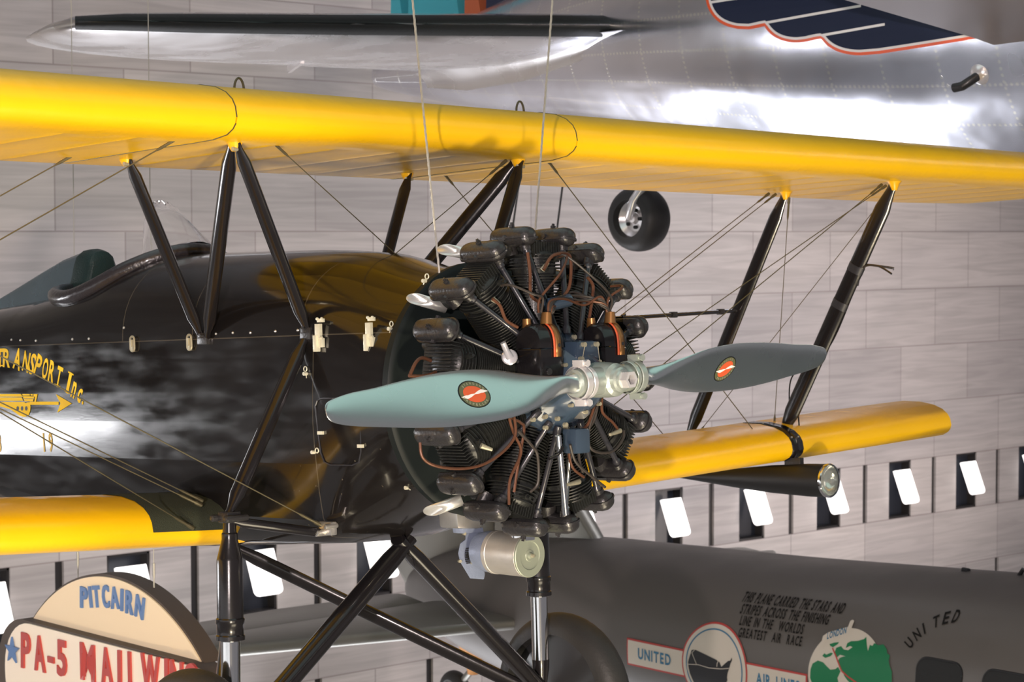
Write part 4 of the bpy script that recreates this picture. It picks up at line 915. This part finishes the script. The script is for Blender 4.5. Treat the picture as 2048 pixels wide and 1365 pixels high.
def plate(g, y, dx=0):
    r_ = .29; out = []
    for cx_, cz_, a0 in ((PX1 - r_, PZ1 - r_, 0), (PX0 + r_, PZ1 - r_, 90), (PX0 + r_, PZ0 + r_, 180), (PX1 - r_, PZ0 + r_, 270)):
        for i in range(9): t_ = radians(a0 + i * 11.25); out.append(V((cx_ + dx + (r_ + g) * cos(t_), y, cz_ + (r_ + g) * sin(t_))))
    return out
PLT = spart(MB().prism(plate(.012, 6.43, -.09), (0, .15, 0)), 'plate_backing', M['brown'])
spart(MB().prism(plate(.0, 6.418), (0, .012, 0)), 'plate_face', M['creamw'], PLT)
def letters(items, y, m, name, par, n_=None, st=1.0):
    for ch, u1_, v1_, u2_, v2_, wd in items:   # top centre, bottom centre
        t_, b_ = sg(u1_, v1_, y), sg(u2_, v2_, y); mb = MB(); uy = t_ - b_; uy.y = 0
        ux = V((uy.z, 0, -uy.x)).normalized() * wd; ux = V((1, 0, 0)) * wd if abs(uy.x) < .25 * uy.z and m is M['sred'] else ux
        if ch == '-': put_char(mb, 'I', b_ - ux / 2, ux, uy)
        else: put_char(mb, ch, b_ - ux / 2, ux, uy)
        o = spart(mb, name, m, par, smooth=False); solidify(o, .016 / 1, 0)
f = 4.096; P_ = lambda it: [(c, a / f, 1060 + b / f, x / f, 1060 + y / f, w_) for c, a, b, x, y, w_ in it]
letters(P_([('P', 690, 472, 690, 640, .075), ('I', 735, 466, 752, 634, .022), ('T', 785, 460, 800, 632, .070), ('C', 862, 456, 875, 634, .070), ('A', 935, 470, 948, 644, .085), ('I', 1003, 488, 1000, 660, .022), ('R', 1065, 505, 1062, 686, .075), ('N', 1155, 548, 1140, 718, .085)]), SY - .004, M['sblue'], 'raised_letter', LU)
letters(P_([('P', 215, 850, 215, 1130, .105), ('A', 322, 872, 332, 1152, .125), ('-', 420, 1042, 422, 1090, .07), ('5', 508, 908, 512, 1190, .105), ('M', 718, 938, 725, 1232, .155), ('A', 868, 970, 885, 1275, .125), ('I', 982, 992, 985, 1290, .035), ('L', 1085, 1008, 1092, 1310, .085), ('W', 1232, 1030, 1238, 1335, .185), ('I', 1368, 1060, 1370, 1365, .035), ('N', 1450, 1078, 1450, 1385, .12), ('G', 1560, 1098, 1560, 1405, .12)]), 6.414, M['sred'], 'raised_letter', PLT)
st = []; c = sg(26, 1302, 6.414)
for i in range(10): r_ = .085 if i % 2 == 0 else .034; a_ = pi / 2 + i * pi / 5; st.append(c + V((r_ * cos(a_), 0, r_ * sin(a_))))
o = spart(MB().prism(st, (0, -.012, 0)), 'raised_star', M['sblue'], PLT, smooth=False)
for (u, v), lb_ in (((156, 1155), 'thin steel wire at the left end of the hanging name sign'), ((308, 1180), 'thin steel wire at the right end of the hanging name sign')):
    a = sg(u, v, SY + .08); 
    o = cable('hanging_wire', a, (0, 0, 1), .0028, M['palewire'], lb_, None, twist=False)
    tb = MB().tube([V((0, 0, .07)), V((0, 0, .15))], .008, 8).tube([V((0, 0, -.04)), V((0, 0, .07))], .0045, 8)
    tb.v = [tuple(V(p) + a) for p in tb.v]; tb.build('turnbuckle', M['palewire'], o)
# ================================================================ loft with uv for aircraft bodies
def body(name, secs, m, parent, n=48, expo=2.0, seg=6):
    """secs: (x, yc, zc, half width, half height)"""
    out = []
    for a in range(len(secs) - 1):
        p0, p1, p2, p3 = secs[max(a - 1, 0)], secs[a], secs[a + 1], secs[min(a + 2, len(secs) - 1)]
        for j in range(seg):
            t = j / seg; out.append([.5 * ((2 * B) + (C_ - A) * t + (2 * A - 5 * B + 4 * C_ - D) * t * t + (-A + 3 * B - 3 * C_ + D) * t ** 3) for A, B, C_, D in zip(p0, p1, p2, p3)])
    out.append(list(secs[-1])); R = []
    for x, yc, zc, hw_, hh in out:
        e = 2 / expo; R.append([V((x, yc + hw_ * abs(sin(q)) ** e * (1 if sin(q) > 0 else -1), zc + hh * abs(cos(q)) ** e * (1 if cos(q) > 0 else -1))) for q in (2 * pi * i / n for i in range(n))])
    o = MB().rings(R).build(name, m, parent, sharp=50)
    me = o.data; uv = me.uv_layers.new(name='u'); nR = len(R)
    for poly in me.polygons:
        li = list(poly.loop_indices); js = [me.loops[l].vertex_index % n for l in li]; wrap = max(js) - min(js) > n / 2
        for l, j in zip(li, js):
            i = me.loops[l].vertex_index // n; i = min(i, nR - 1); jj = j + n if wrap and j < n / 2 else j
            uv.data[l].uv = (out[i][0], jj / n * 2 * pi * 1.1)
    return o, out
def bodyfn(out, expo=2.0):
    def fy(x, z):
        out_ = sorted(out, key=lambda r: r[0]); 
        for a, b in zip(out_, out_[1:]):
            if a[0] <= x <= b[0]: t = (x - a[0]) / (b[0] - a[0] + 1e-9); r = [p + (q - p) * t for p, q in zip(a, b)]; break
        else: r = out_[0] if x < out_[0][0] else out_[-1]
        k = min(1, abs(z - r[2]) / r[4]); return r[1] - r[3] * (1 - k ** expo) ** (1 / expo)
    return fy
def place(mb, fy, off, zs=(), name=None, m=None, parent=None):
    if zs:
        x0_, x1_ = min(v[0] for v in mb.v), max(v[0] for v in mb.v); k_ = int((x1_ - x0_) / .08) + 1
        mb = finemesh(mb, zs, [x0_ + (x1_ - x0_) * i / k_ for i in range(1, k_)])
    mb.v = [(x, fy(x, z) - off - .004, z) for x, y, z in mb.v]; return mb.build(name, m, parent, smooth=False)
# ================================================================ grey airliner (lower right)
GA = empty('grey_airliner', (0, 0, 0), 'dull grey metal airliner with emblems and lettering on its side, tail toward the left', 'airplane')
Z = CAMZ
gsec = [(-16.72, 13.95, Z - 3.62, .05, .10), (-16.55, 13.95, Z - 3.60, .14, .22), (-16.0, 13.95, Z - 3.60, .34, .44), (-15.2, 13.95, Z - 3.58, .55, .62), (-14.2, 13.95, Z - 3.56, .74, .72), (-13.0, 13.95, Z - 3.56, .87, .765), (-11.6, 13.95, Z - 3.555, .93, .805), (-10.2, 13.95, Z - 3.53, .95, .85), (-9.0, 13.95, Z - 3.50, .96, .885), (-7.5, 13.95, Z - 3.46, .96, .93), (-5.5, 13.95, Z - 3.42, .92, .95), (-4.0, 13.95, Z - 3.42, .75, .8), (-3.1, 13.95, Z - 3.45, .40, .5), (-2.9, 13.95, Z - 3.47, .1, .15)]
gb_, gout = body('fuselage', gsec, M['dull'], GA, n=120, expo=2.3, seg=10); gfy = bodyfn(gout, 2.3)
# fin and rudder
def slab(prof, th, ax='y', c=0, m=None, name='', parent=None, nose=.5):
    """plan outline with a rounded, tapered thickness"""
    cen = sum((V(p) for p in prof), V()) / len(prof); R = []
    for t, k in ((-1, .90), (-.7, .965), (-.25, 1), (.25, 1), (.7, .965), (1, .90)):
        ring = []
        for p in prof:
            q = cen + (V(p) - cen) * k; q = q.copy(); d = V((0, 1, 0)) if ax == 'y' else V((0, 0, 1)); ring.append(q + d * th * t)
        R.append(ring)
    return MB().rings(R).build(name, m, parent, sharp=60)
fz = lambda u, v: hw(u, v, 'y', 13.95)
slab([(-13.75, 13.95, Z - 3.05), (-13.95, 13.95, Z - 2.80), (-14.26, 13.95, Z - 2.45), (-14.75, 13.95, Z - 1.75), (-15.05, 13.95, Z - 1.45), (-15.35, 13.95, Z - 1.36), (-15.36, 13.95, Z - 3.3)], .085, m=M['greywing'], name='fin', parent=GA)
slab([(-15.38, 13.95, Z - 1.37), (-15.9, 13.95, Z - 1.42), (-16.5, 13.95, Z - 1.75), (-16.9, 13.95, Z - 2.4), (-17.03, 13.95, Z - 3.0), (-16.85, 13.95, Z - 3.45), (-16.58, 13.95, Z - 3.74), (-16.2, 13.95, Z - 3.6), (-15.38, 13.95, Z - 3.2)], .095, m=M['greywing'], name='rudder', parent=GA)
zt = Z - 3.60
for s in (-1, 1):
    yc = lambda y: 13.95 + (y - 13.95) * (1 if s < 0 else -1)
    slab([(-14.25, yc(13.5), zt), (-14.55, yc(12.4), zt), (-14.95, yc(11.0), zt), (-15.25, yc(9.9), zt), (-15.55, yc(9.5), zt), (-15.62, yc(9.9), zt), (-15.62, yc(13.5), zt)], .055, ax='z', m=M['greywing'], name='stabilizer', parent=GA)
    slab([(-15.64, yc(9.6), zt), (-15.64, yc(13.3), zt), (-16.25, yc(13.5), zt), (-16.35, yc(12.0), zt), (-16.2, yc(10.2), zt), (-15.95, yc(9.5), zt)], .04, ax='z', m=M['greywing'], name='elevator', parent=GA)
# wing stub ahead, hidden low; tail wheel in its tan leather boot
bw = MB().lathe([(.30, .16), (.20, .15), (.12, .12), (.02, .085), (-.06, .06), (-.10, .055)], (-15.72, 13.95, Z - 4.28), (0, 0, 1), 20, caps=(1, 1)); bo_ = bw.build('leather_boot', M['orangeboot'], GA)
ct = V((-16.0, 13.95, Z - 4.58)); MB().tube([(-15.75, 13.95, Z - 4.35), (-15.9, 13.95, Z - 4.5), ct], .035, 12).build('tail_wheel_leg', M['greywing'], GA)
tw_ = MB().lathe([(-.07, .10)] + [(-.085 * cos(a), .11 + .085 * sin(a)) for a in (pi * i / 14 for i in range(15))] + [(.07, .10)], ct, (0, 1, 0), 36).build('tail_wheel', M['rubber'], GA)
MB().lathe([(-.07, 0), (-.075, .03), (-.05, .06), (-.06, .11), (.06, .11), (.05, .06), (.075, .03), (.07, 0)], ct, (0, 1, 0), 28).build('wheel_hub', M['dull'], tw_)
MB().tube(bez([fz(1932, 1152) + V((0, 0, -.06)), fz(1932, 1146), fz(1926, 1141), fz(1938, 1143)]), .022, 8).build('aerial_mast', M['ink'], GA)
MB().tube([fz(2034, 1158), fz(2047, 1139)], .018, 8).build('aerial_post', M['ink'], GA)
for x0 in (-9.40, -8.80, -8.2, -7.6):
    wm = []; 
    for cx_, cz_, a0 in ((.12, -.12, 0), (-.12, -.12, 90), (-.12, -.42, 180), (.12, -.42, 270)):
        for i in range(7): a_ = radians(a0 + 15 * i); wm.append(V((x0 + cx_ + .085 * cos(a_), 0, Z - 3.15 + cz_ + .085 * sin(a_))))
    zs = [Z - 3.15 - .07 * i for i in range(10)]
    wo_ = place(MB().poly(wm), gfy, .003, zs, 'cabin_window', M['inner'], GA)
    fr_ = MB().tube([V((p.x, gfy(p.x, p.z) - .002, p.z)) for p in wm + wm[:1]], .010, 6).build('window_seal', M['ink'], wo_)
GZ = [Z - 2.8 - .03 * i for i in range(50)]
# stencilled words
tx = MB()
def gpx(u, v):
    p = hw(u, v, 'y', 13.0)
    for _ in range(4): p = hw(u, v, 'y', gfy(p.x, p.z) - .006)
    return V((p.x, 0, p.z))
for txt, a, b in (('THIS PLANE CARRIED THE STARS AND', (1482, 1203), (1684, 1228)), ('STRIPES ACROSS THE FINISHING', (1479, 1227), (1655, 1250)), ('LINE IN THE  WORLDS', (1478, 1250), (1605, 1269)), ('GREATEST  AIR  RACE', (1476, 1274), (1602, 1293))):
    a, b = gpx(*a), gpx(*b); put_line(tx, txt, a, (b - a).normalized(), V((0, 0, .072)), (b - a).length, .16)
place(tx, gfy, .004, (), 'stencilled_words', M['dtext'], GA)
tx = MB()
for i, ch in enumerate('UNITED'):
    a_ = radians(152 - i * 10.5); c_ = V((-9.33, 0, Z - 3.31)); e_ = V((cos(a_), 0, sin(a_))); tg_ = V((sin(a_), 0, -cos(a_))); p_ = c_ + e_ * .40; put_char(tx, ch, p_ - tg_ * .025, tg_ * (.05 if ch != 'I' else .014), e_ * .085)
place(tx, gfy, .004, (), 'arched_stencil', M['dtext'], GA)
# banner and round map emblem
def rectm(x0, x1, z0, z1, sk=0): return MB().poly([V((x0, 0, Z + z0)), V((x1, 0, Z + z0)), V((x1, 0, Z + z1)), V((x0, 0, Z + z1))])
def disc(cx_, cz_, r0, r1, n_=64):
    mb = MB(); a_ = [V((cx_ + r1 * cos(2 * pi * i / n_), 0, Z + cz_ + r1 * sin(2 * pi * i / n_))) for i in range(n_)]
    if r0 == 0: return mb.poly(a_)
    b_ = [V((cx_ + r0 * cos(2 * pi * i / n_), 0, Z + cz_ + r0 * sin(2 * pi * i / n_))) for i in range(n_)]
    return mb.add(a_ + b_, [(i, (i + 1) % n_, n_ + (i + 1) % n_, n_ + i) for i in range(n_)])
BZ0, BZ1 = -3.712, -3.476; EC = (-11.655, -3.575); ER = .372
bn = place(rectm(-12.705, -10.655, BZ0, BZ1), gfy, .003, GZ, 'banner_border', M['dred'], GA)
place(rectm(-12.69, -10.67, BZ0 + .016, BZ1 - .016), gfy, .005, GZ, 'banner_field', M['dcream'], GA)
place(disc(*EC, 0, ER), gfy, .007, GZ, 'emblem_border', M['dred'], GA); place(disc(*EC, 0, ER - .016), gfy, .009, GZ, 'emblem_field', M['dcream'], GA); place(disc(*EC, ER - .062, ER - .050), gfy, .011, GZ, 'emblem_ring', M['dblue'], GA)
tx = MB(); put_line(tx, 'UNITED', V((-12.56, 0, Z - 3.635)), V((1, 0, 0)), V((0, 0, .092)), .40, .16); put_line(tx, 'AIR LINES', V((-11.19, 0, Z - 3.635)), V((1, 0, 0)), V((0, 0, .092)), .46, .14); place(tx, gfy, .008, (), 'banner_words', M['dblue'], GA)
def q_(u, v): p = hw(1230 + u / 5.12, 1150 + v / 5.12, 'y', 13.03); return V((p.x, 0, p.z))
mp_ = MB().poly([q_(*p) for p in ((795, 770), (830, 765), (985, 835), (1055, 868), (1072, 882), (1090, 890), (1110, 940), (1150, 905), (1180, 880), (1200, 878), (1218, 845), (1222, 872), (1205, 910), (1195, 950), (1175, 1010), (1168, 1050), (1172, 1075), (1140, 1140), (1130, 1250), (1120, 1200), (1080, 1190), (1000, 1230), (930, 1230), (880, 1180), (830, 1150), (800, 1080), (775, 1010), (762, 940), (760, 890))])
place(mp_, gfy, .011, GZ, 'map_silhouette', M['ink'], GA)
ln = MB()
for path, w_ in ((((748, 915), (870, 920), (980, 952), (1110, 962), (1195, 955)), 7), (((800, 795), (850, 912)), 7), (((800, 800), (835, 762)), 6), (((790, 800), (770, 840), (752, 905), (748, 990)), 4), (((1065, 940), (1068, 905), (1080, 885)), 8)):
    for (a, b), (c, d) in zip(path, path[1:]):
        p0_, p1_ = q_(a, b), q_(c, d); n_ = (p1_ - p0_).normalized(); n_ = V((-n_.z, 0, n_.x)) * w_ / 2 / 1250; ln.poly([p0_ - n_, p1_ - n_, p1_ + n_, p0_ + n_])
place(ln, gfy, .014, GZ, 'route_lines', M['dcream'], GA)
# globe with a green ocean of land
GC, GR = (-10.262, -3.455), .385
place(disc(*GC, 0, GR), gfy, .004, GZ, 'globe_disc', M['dcream'], GA)
def r_(u, v): p = hw(1600 + u / 4.571, 1220 + v / 4.571, 'y', 13.03); return V((p.x, 0, p.z))
lands = [[(135, 490), (180, 462), (230, 478), (262, 510), (300, 545), (345, 540), (370, 520), (395, 560), (370, 620), (380, 663), (350, 800), (200, 800), (150, 700), (118, 620), (120, 540)],
         [(300, 660), (290, 600), (305, 575), (318, 660), (312, 760), (300, 760)][:0] or [(215, 420), (232, 398), (250, 410), (290, 392), (310, 400), (290, 425), (245, 440)], [(262, 318), (300, 305), (345, 300), (335, 320), (300, 345), (275, 335)],
         [(415, 352), (420, 310), (450, 292), (510, 290), (560, 275), (575, 255), (590, 300), (600, 330), (620, 380), (625, 325), (650, 335), (660, 310), (700, 330), (745, 322), (785, 365), (795, 400), (825, 420), (820, 465), (840, 520), (862, 560), (868, 640), (870, 760), (600, 800), (520, 700), (460, 640), (430, 600), (415, 560), (395, 530), (360, 470), (375, 440), (400, 430), (425, 425), (375, 412), (345, 440), (320, 400), (330, 350), (370, 335), (400, 365), (440, 372), (475, 345), (450, 335)]]
for l_ in lands: place(MB().poly([r_(*p) for p in l_]), gfy, .006, GZ, 'land_patch', M['dgreen'], GA)
ln = MB()
for path, w_ in ((((298, 350), (345, 430), (405, 555), (470, 610), (560, 670), (650, 780)), 14),):
    for (a, b), (c, d) in zip(path, path[1:]):
        p0_, p1_ = r_(a, b), r_(c, d); n_ = (p1_ - p0_).normalized(); n_ = V((-n_.z, 0, n_.x)) * w_ / 2 / 1100; ln.poly([p0_ - n_, p1_ - n_, p1_ + n_, p0_ + n_])
place(ln, gfy, .009, GZ, 'race_route', M['dred'], GA)
place(MB().poly([r_(*p) for p in ((188, 245), (225, 215), (385, 168), (385, 118), (402, 108), (420, 118), (420, 225), (330, 255), (225, 295), (222, 340), (190, 352))]), gfy, .008, GZ, 'city_banner', M['dcream'], GA)
tx = MB(); a, b = r_(232, 272), r_(388, 222); put_line(tx, 'LONDON', a, (b - a).normalized(), V((-.01, 0, .046)), (b - a).length); place(tx, gfy, .011, (), 'city_name', M['dblue'], GA)
for (u0_, v0_, u1_, v1_), lb_ in (((1024, 466, 1036, 380), 'dark thin cable slanting down behind the engine, between wing and rocker boxes'), ((1113, 466, 1124, 380), 'dark thin cable right of the engine top, slanting behind the yellow wing')):
    a = hw(u0_, v0_, 'y', 13.95); b = hw(u1_, v1_, 'y', 13.95); d = (b - a); base = a + d * ((Z - 2.9 - a.z) / d.z); cable('suspension_cable', base, d, .010, M['satin'], lb_, None, twist=False)
# ================================================================ polished airliner (top)
PA = empty('polished_airliner', (0, 0, 0), 'polished aluminium airliner tail seen from below, with a winged emblem and rivet rows', 'airplane')
psec = [(-15.06, 12.2, Z + 1.46, .04, .06), (-14.95, 12.2, Z + 1.455, .10, .12), (-14.3, 12.2, Z + 1.47, .26, .26), (-13.4, 12.2, Z + 1.50, .46, .44), (-12.4, 12.2, Z + 1.54, .68, .63), (-11.4, 12.2, Z + 1.57, .88, .84), (-10.2, 12.2, Z + 1.56, 1.06, 1.02), (-9.0, 12.2, Z + 1.53, 1.16, 1.14), (-7.6, 12.2, Z + 1.50, 1.21, 1.21), (-5.5, 12.2, Z + 1.48, 1.22, 1.24), (-3.5, 12.2, Z + 1.47, 1.22, 1.24), (-2.0, 12.2, Z + 1.4, 1.0, 1.0), (-1.2, 12.2, Z + 1.3, .5, .55), (-1.0, 12.2, Z + 1.3, .1, .1)]
po_, pout = body('fuselage', psec, M['alu'], PA, n=120, seg=10); pfy = bodyfn(pout)
def foil(name, secs, m, parent, frac=(0, 1), push=0):
    """secs: (point LE, point TE, thickness ratio)"""
    R = []
    for le, te, th in secs:
        le, te = V(le), V(te); c = te - le; nz_ = V((0, 0, 1)) if abs(c.normalized().z) < .9 else V((0, 1, 0)); up_ = V((0, 0, 1)); ring = []
        pr = [(t, .5 * th * 2.97 * (sqrt(t) * 1 - .42 * t - 1.17 * t * t + .94 * t ** 3 - .35 * t ** 4) * (1 if True else 0)) for t in [frac[0] + (frac[1] - frac[0]) * (i / 14) ** 1.5 for i in range(15)]]
        for t, h in pr: ring.append(le + c * t + up_ * (max(h, .002) + push) * c.length)
        for t, h in reversed(pr): ring.append(le + c * t - up_ * (max(h, .002) + push) * c.length)
        R.append(ring)
    o = MB().rings(R).build(name, m, parent, sharp=50); uv = o.data.uv_layers.new(name='u')
    for l in o.data.loops: v = o.data.vertices[l.vertex_index].co; uv.data[l.index].uv = (v.y, v.x)
    return o
def stab(s):
    ss = []
    for i, ((u, v), (u2, v2), th) in enumerate(zip(((1330, 50), (1000, 48), (700, 47), (400, 44), (250, 42), (150, 44), (95, 56), (66, 68), (52, 76)), ((850, 142), (700, 135), (500, 127), (330, 119), (230, 112), (160, 105), (105, 97), (72, 90), (55, 84)), (.10, .10, .098, .09, .08, .07, .06, .05, .03))):
        t = [0, .29, .55, .80, .92, 1, 1, 1, 1][i]; a, b = hw(u, v, 'z', Z + 1.60 - .30 * t), hw(u2, v2, 'z', Z + 1.45 - .15 * t)
        if s > 0: a.y, b.y = 24.4 - a.y, 24.4 - b.y
        ss.append((a, b, th))
    st_ = foil('stabilizer', ss, M['alu2'], PA); foil('deicer_boot', ss[:6], M['boot'], st_, (0, .032), .002); return st_
M['alu2'] = mat('brushed_aluminium_skin', (.80, .79, .80), .27, metal=1, var=.04, vscale=2, rvar=.08, bump=.25, bscale=3)
stab(-1); stab(1)
# fillet between tailplane and body
fl = []
for x, r_0 in ((-11.0, .03), (-11.6, .16), (-12.4, .22), (-13.3, .20), (-14.0, .10)):
    zc = Z + 1.60 + (x + 10.95) * .045; y1 = pfy(x, zc - .05); R0 = []
    for i in range(9): a_ = pi / 2 * i / 8; R0.append(V((x, y1 + .03 - r_0 * 1.6 * (1 - sin(a_)) - .0, zc - .08 - r_0 * (1 - cos(a_)))))
    fl.append(R0)
mb = MB(); vs = [p for r in fl for p in r]; mb.add(vs, [(i * 9 + j, i * 9 + j + 1, i * 9 + j + 10, i * 9 + j + 9) for i in range(4) for j in range(8)]); mb.build('tail_fillet', M['alu2'], PA)
# fin: painted bands on turquoise, orange and navy
def finp(x0, x1, m, name):
    R = []
    for z in (1.60, 2.2, 3.0, 3.6, 3.9):
        k = (z - 1.6) / 2.3; R.append([V((x, 12.2 + s_ * .10 * (1 - .6 * k), Z + z)) for x, s_ in ((x0 - .0 * k, -1), (x1 - .55 * k, -1), (x1 - .55 * k, 1), (x0, 1))])
    MB().rings(R).build(name, m, PA, smooth=False)
fx = [hw(u, 20, 'y', 12.2).x for u in (797, 832, 945, 988, 1092, 1300)]
for i, (mm, nn) in enumerate((('navyf', 'rudder'), ('teal', 'rudder_panel'), ('orange', 'fin_panel'), ('navyf', 'fin_panel'), ('taupe', 'fin'))): finp(fx[i], fx[i + 1], M[mm] if i else M['tealb'] if 'tealb' in M else M['teal'], nn)
rb_ = MB().prism([V((x, 12.2 - .05, Z + z)) for x, z in ((-15.06, 1.52), (-14.55, 1.74), (-15.1, 1.75))], (0, .1, 0)).build('rudder_foot', M['navyf'], PA, smooth=False)
# emblem on the side
def e_(u, v): p = hw(u, v, 'y', 11.15); p = hw(u, v, 'y', pfy(p.x, p.z)); return V((p.x, 0, p.z))
def arc(p0, p1, p2, n_=10): 
    return [(p0[0] * (1 - t) ** 2 + 2 * p1[0] * t * (1 - t) + p2[0] * t * t, p0[1] * (1 - t) ** 2 + 2 * p1[1] * t * (1 - t) + p2[1] * t * t) for t in (i / n_ for i in range(n_ + 1))]
lob = arc((1413, -2), (1422, 50), (1478, 58)) + arc((1500, 59), (1518, 56), (1531, 52), 4) + arc((1533, 56), (1552, 85), (1596, 86)) + arc((1615, 84), (1630, 80), (1643, 78), 4) + arc((1646, 80), (1668, 110), (1722, 111)) + [(1760, 108), (1800, 102), (1870, 91), (1950, 78), (2010, 66)]
top = [(2010, -60), (1560, -60), (1420, -8)]
def inset(pts, d):
    out = []
    for i, p in enumerate(pts):
        a, b = V(pts[max(i - 1, 0)]), V(pts[min(i + 1, len(pts) - 1)]); t = (b - a).normalized(); out.append((p[0] + t.y * d, p[1] - t.x * d))
    return out
EZ = [Z + .8 + .06 * i for i in range(22)]
for d, mm, of, nn in ((0, 'ored', .004, 'emblem_border'), (6, 'ewhite', .007, 'emblem_white_line'), (11, 'navy', .010, 'emblem_field')):
    place(MB().poly([e_(*p) for p in inset(lob, d) + top]), pfy, of, EZ, nn, M[mm], PA)
ln = MB()
for a, b in (((1535, 46), (1726, 12)), ((1648, 71), (1773, 49)), ((1425, 5), (1560, -15))): ln.poly([e_(a[0], a[1] - 2.6), e_(b[0], b[1] - 2.6), e_(b[0], b[1] + 2.6), e_(a[0], a[1] + 2.6)])
place(ln, pfy, .013, EZ, 'feather_lines', M['ewhite'], PA)
# drain elbow under the belly
p = hw(1945, 160, 'y', 11.2); p = hw(1945, 160, 'y', pfy(p.x, p.z)); q = hw(1908, 176, 'y', p.y - .1); q2 = hw(1925, 172, 'y', p.y - .1)
MB().tube([q, q2, hw(1948, 157, 'y', p.y - .06), hw(1962, 148, 'y', p.y)], .030, 12).build('drain_elbow', M['satin'], PA)
sp_ = hw(1962, 146, 'y', p.y); MB().lathe([(0, .075), (.03, .06), (.05, .03), (.055, 0)], sp_, (0, -1, -.2), 20).build('drain_boss', M['white'], PA)
# wing root sweeping over the corner of the picture
wr = [hw(1560, -70, 'y', 9.2), hw(1690, 0, 'y', 9.9), hw(1939, 73, 'y', 10.9), hw(2010, 98, 'y', 11.1), hw(2075, 118, 'y', 11.2)]
mb = MB(); R = []
for i, p in enumerate(wr): R.append([p, p + V((.5, .0, .012)), p + V((2.6, .0, -.05)), p + V((2.6, .0, .25)), p + V((.5, 0, .2))])
mb.rings(R); mb.build('wing_root', M['taupe'], PA, sharp=25)
# small tabs beneath the tailplane
for (u, v, du, dv) in ((575, 125, 26, -12), (605, 103, 22, -6), (250, 76, 45, -9)):
    a = hw(u, v, 'z', Z + 1.33); b = hw(u + du, v + dv, 'z', Z + 1.33); MB().prism([a, b, b + V((0, 0, -.05 if u == 575 else -.015)), a + V((0, 0, -.08 if u == 575 else -.02))], (.02, .02, 0)).build('tab', M['white'], PA, smooth=False)
# tail wheel
tc_ = hw(1278, 438, 'y', 12.2); t2 = V((0, 1, 0)); yaw_ = Matrix.Rotation(radians(4), 3, 'Z') @ V((0, 1, 0))
tr = .262; tw2 = MB().lathe([(-.075, .14)] + [(-.145 * cos(a), .15 + .112 * max(0, sin(a)) ** .7) for a in (pi * i / 16 for i in range(17))] + [(.075, .14)], tc_, yaw_, 44).build('tail_wheel', M['rubber'], PA)
MB().lathe([(-.09, 0), (-.09, .03), (-.06, .05), (-.05, .10), (-.085, .145), (.085, .145), (.05, .1), (.06, .05), (.09, .03), (.09, 0)], tc_, yaw_, 32).build('wheel_hub', M['white'], tw2)
hb = MB()
for i in range(5): a_ = 2 * pi * i / 5; o_ = (V((1, 0, 0)) * cos(a_) + V((0, 0, 1)) * sin(a_)) * .07; hb.tube([tc_ + o_ - yaw_ * .08, tc_ + o_ - yaw_ * .045], .015, 8)
hb.build('hub_holes', M['inner'], tw2)
MB().tube([tc_ - yaw_ * .13, tc_ - yaw_ * .14 + V((.06, 0, .14)), tc_ + V((.16, -.04, .34)), tc_ + V((.30, .0, .66))], [.03, .035, .04, .045], 12).build('wheel_fork', M['white'], PA)
MB().tube([tc_ + V((.16, 0, .30)), tc_ + V((.42, 0, .62))], .028, 10).build('wheel_brace', M['satin'], PA)
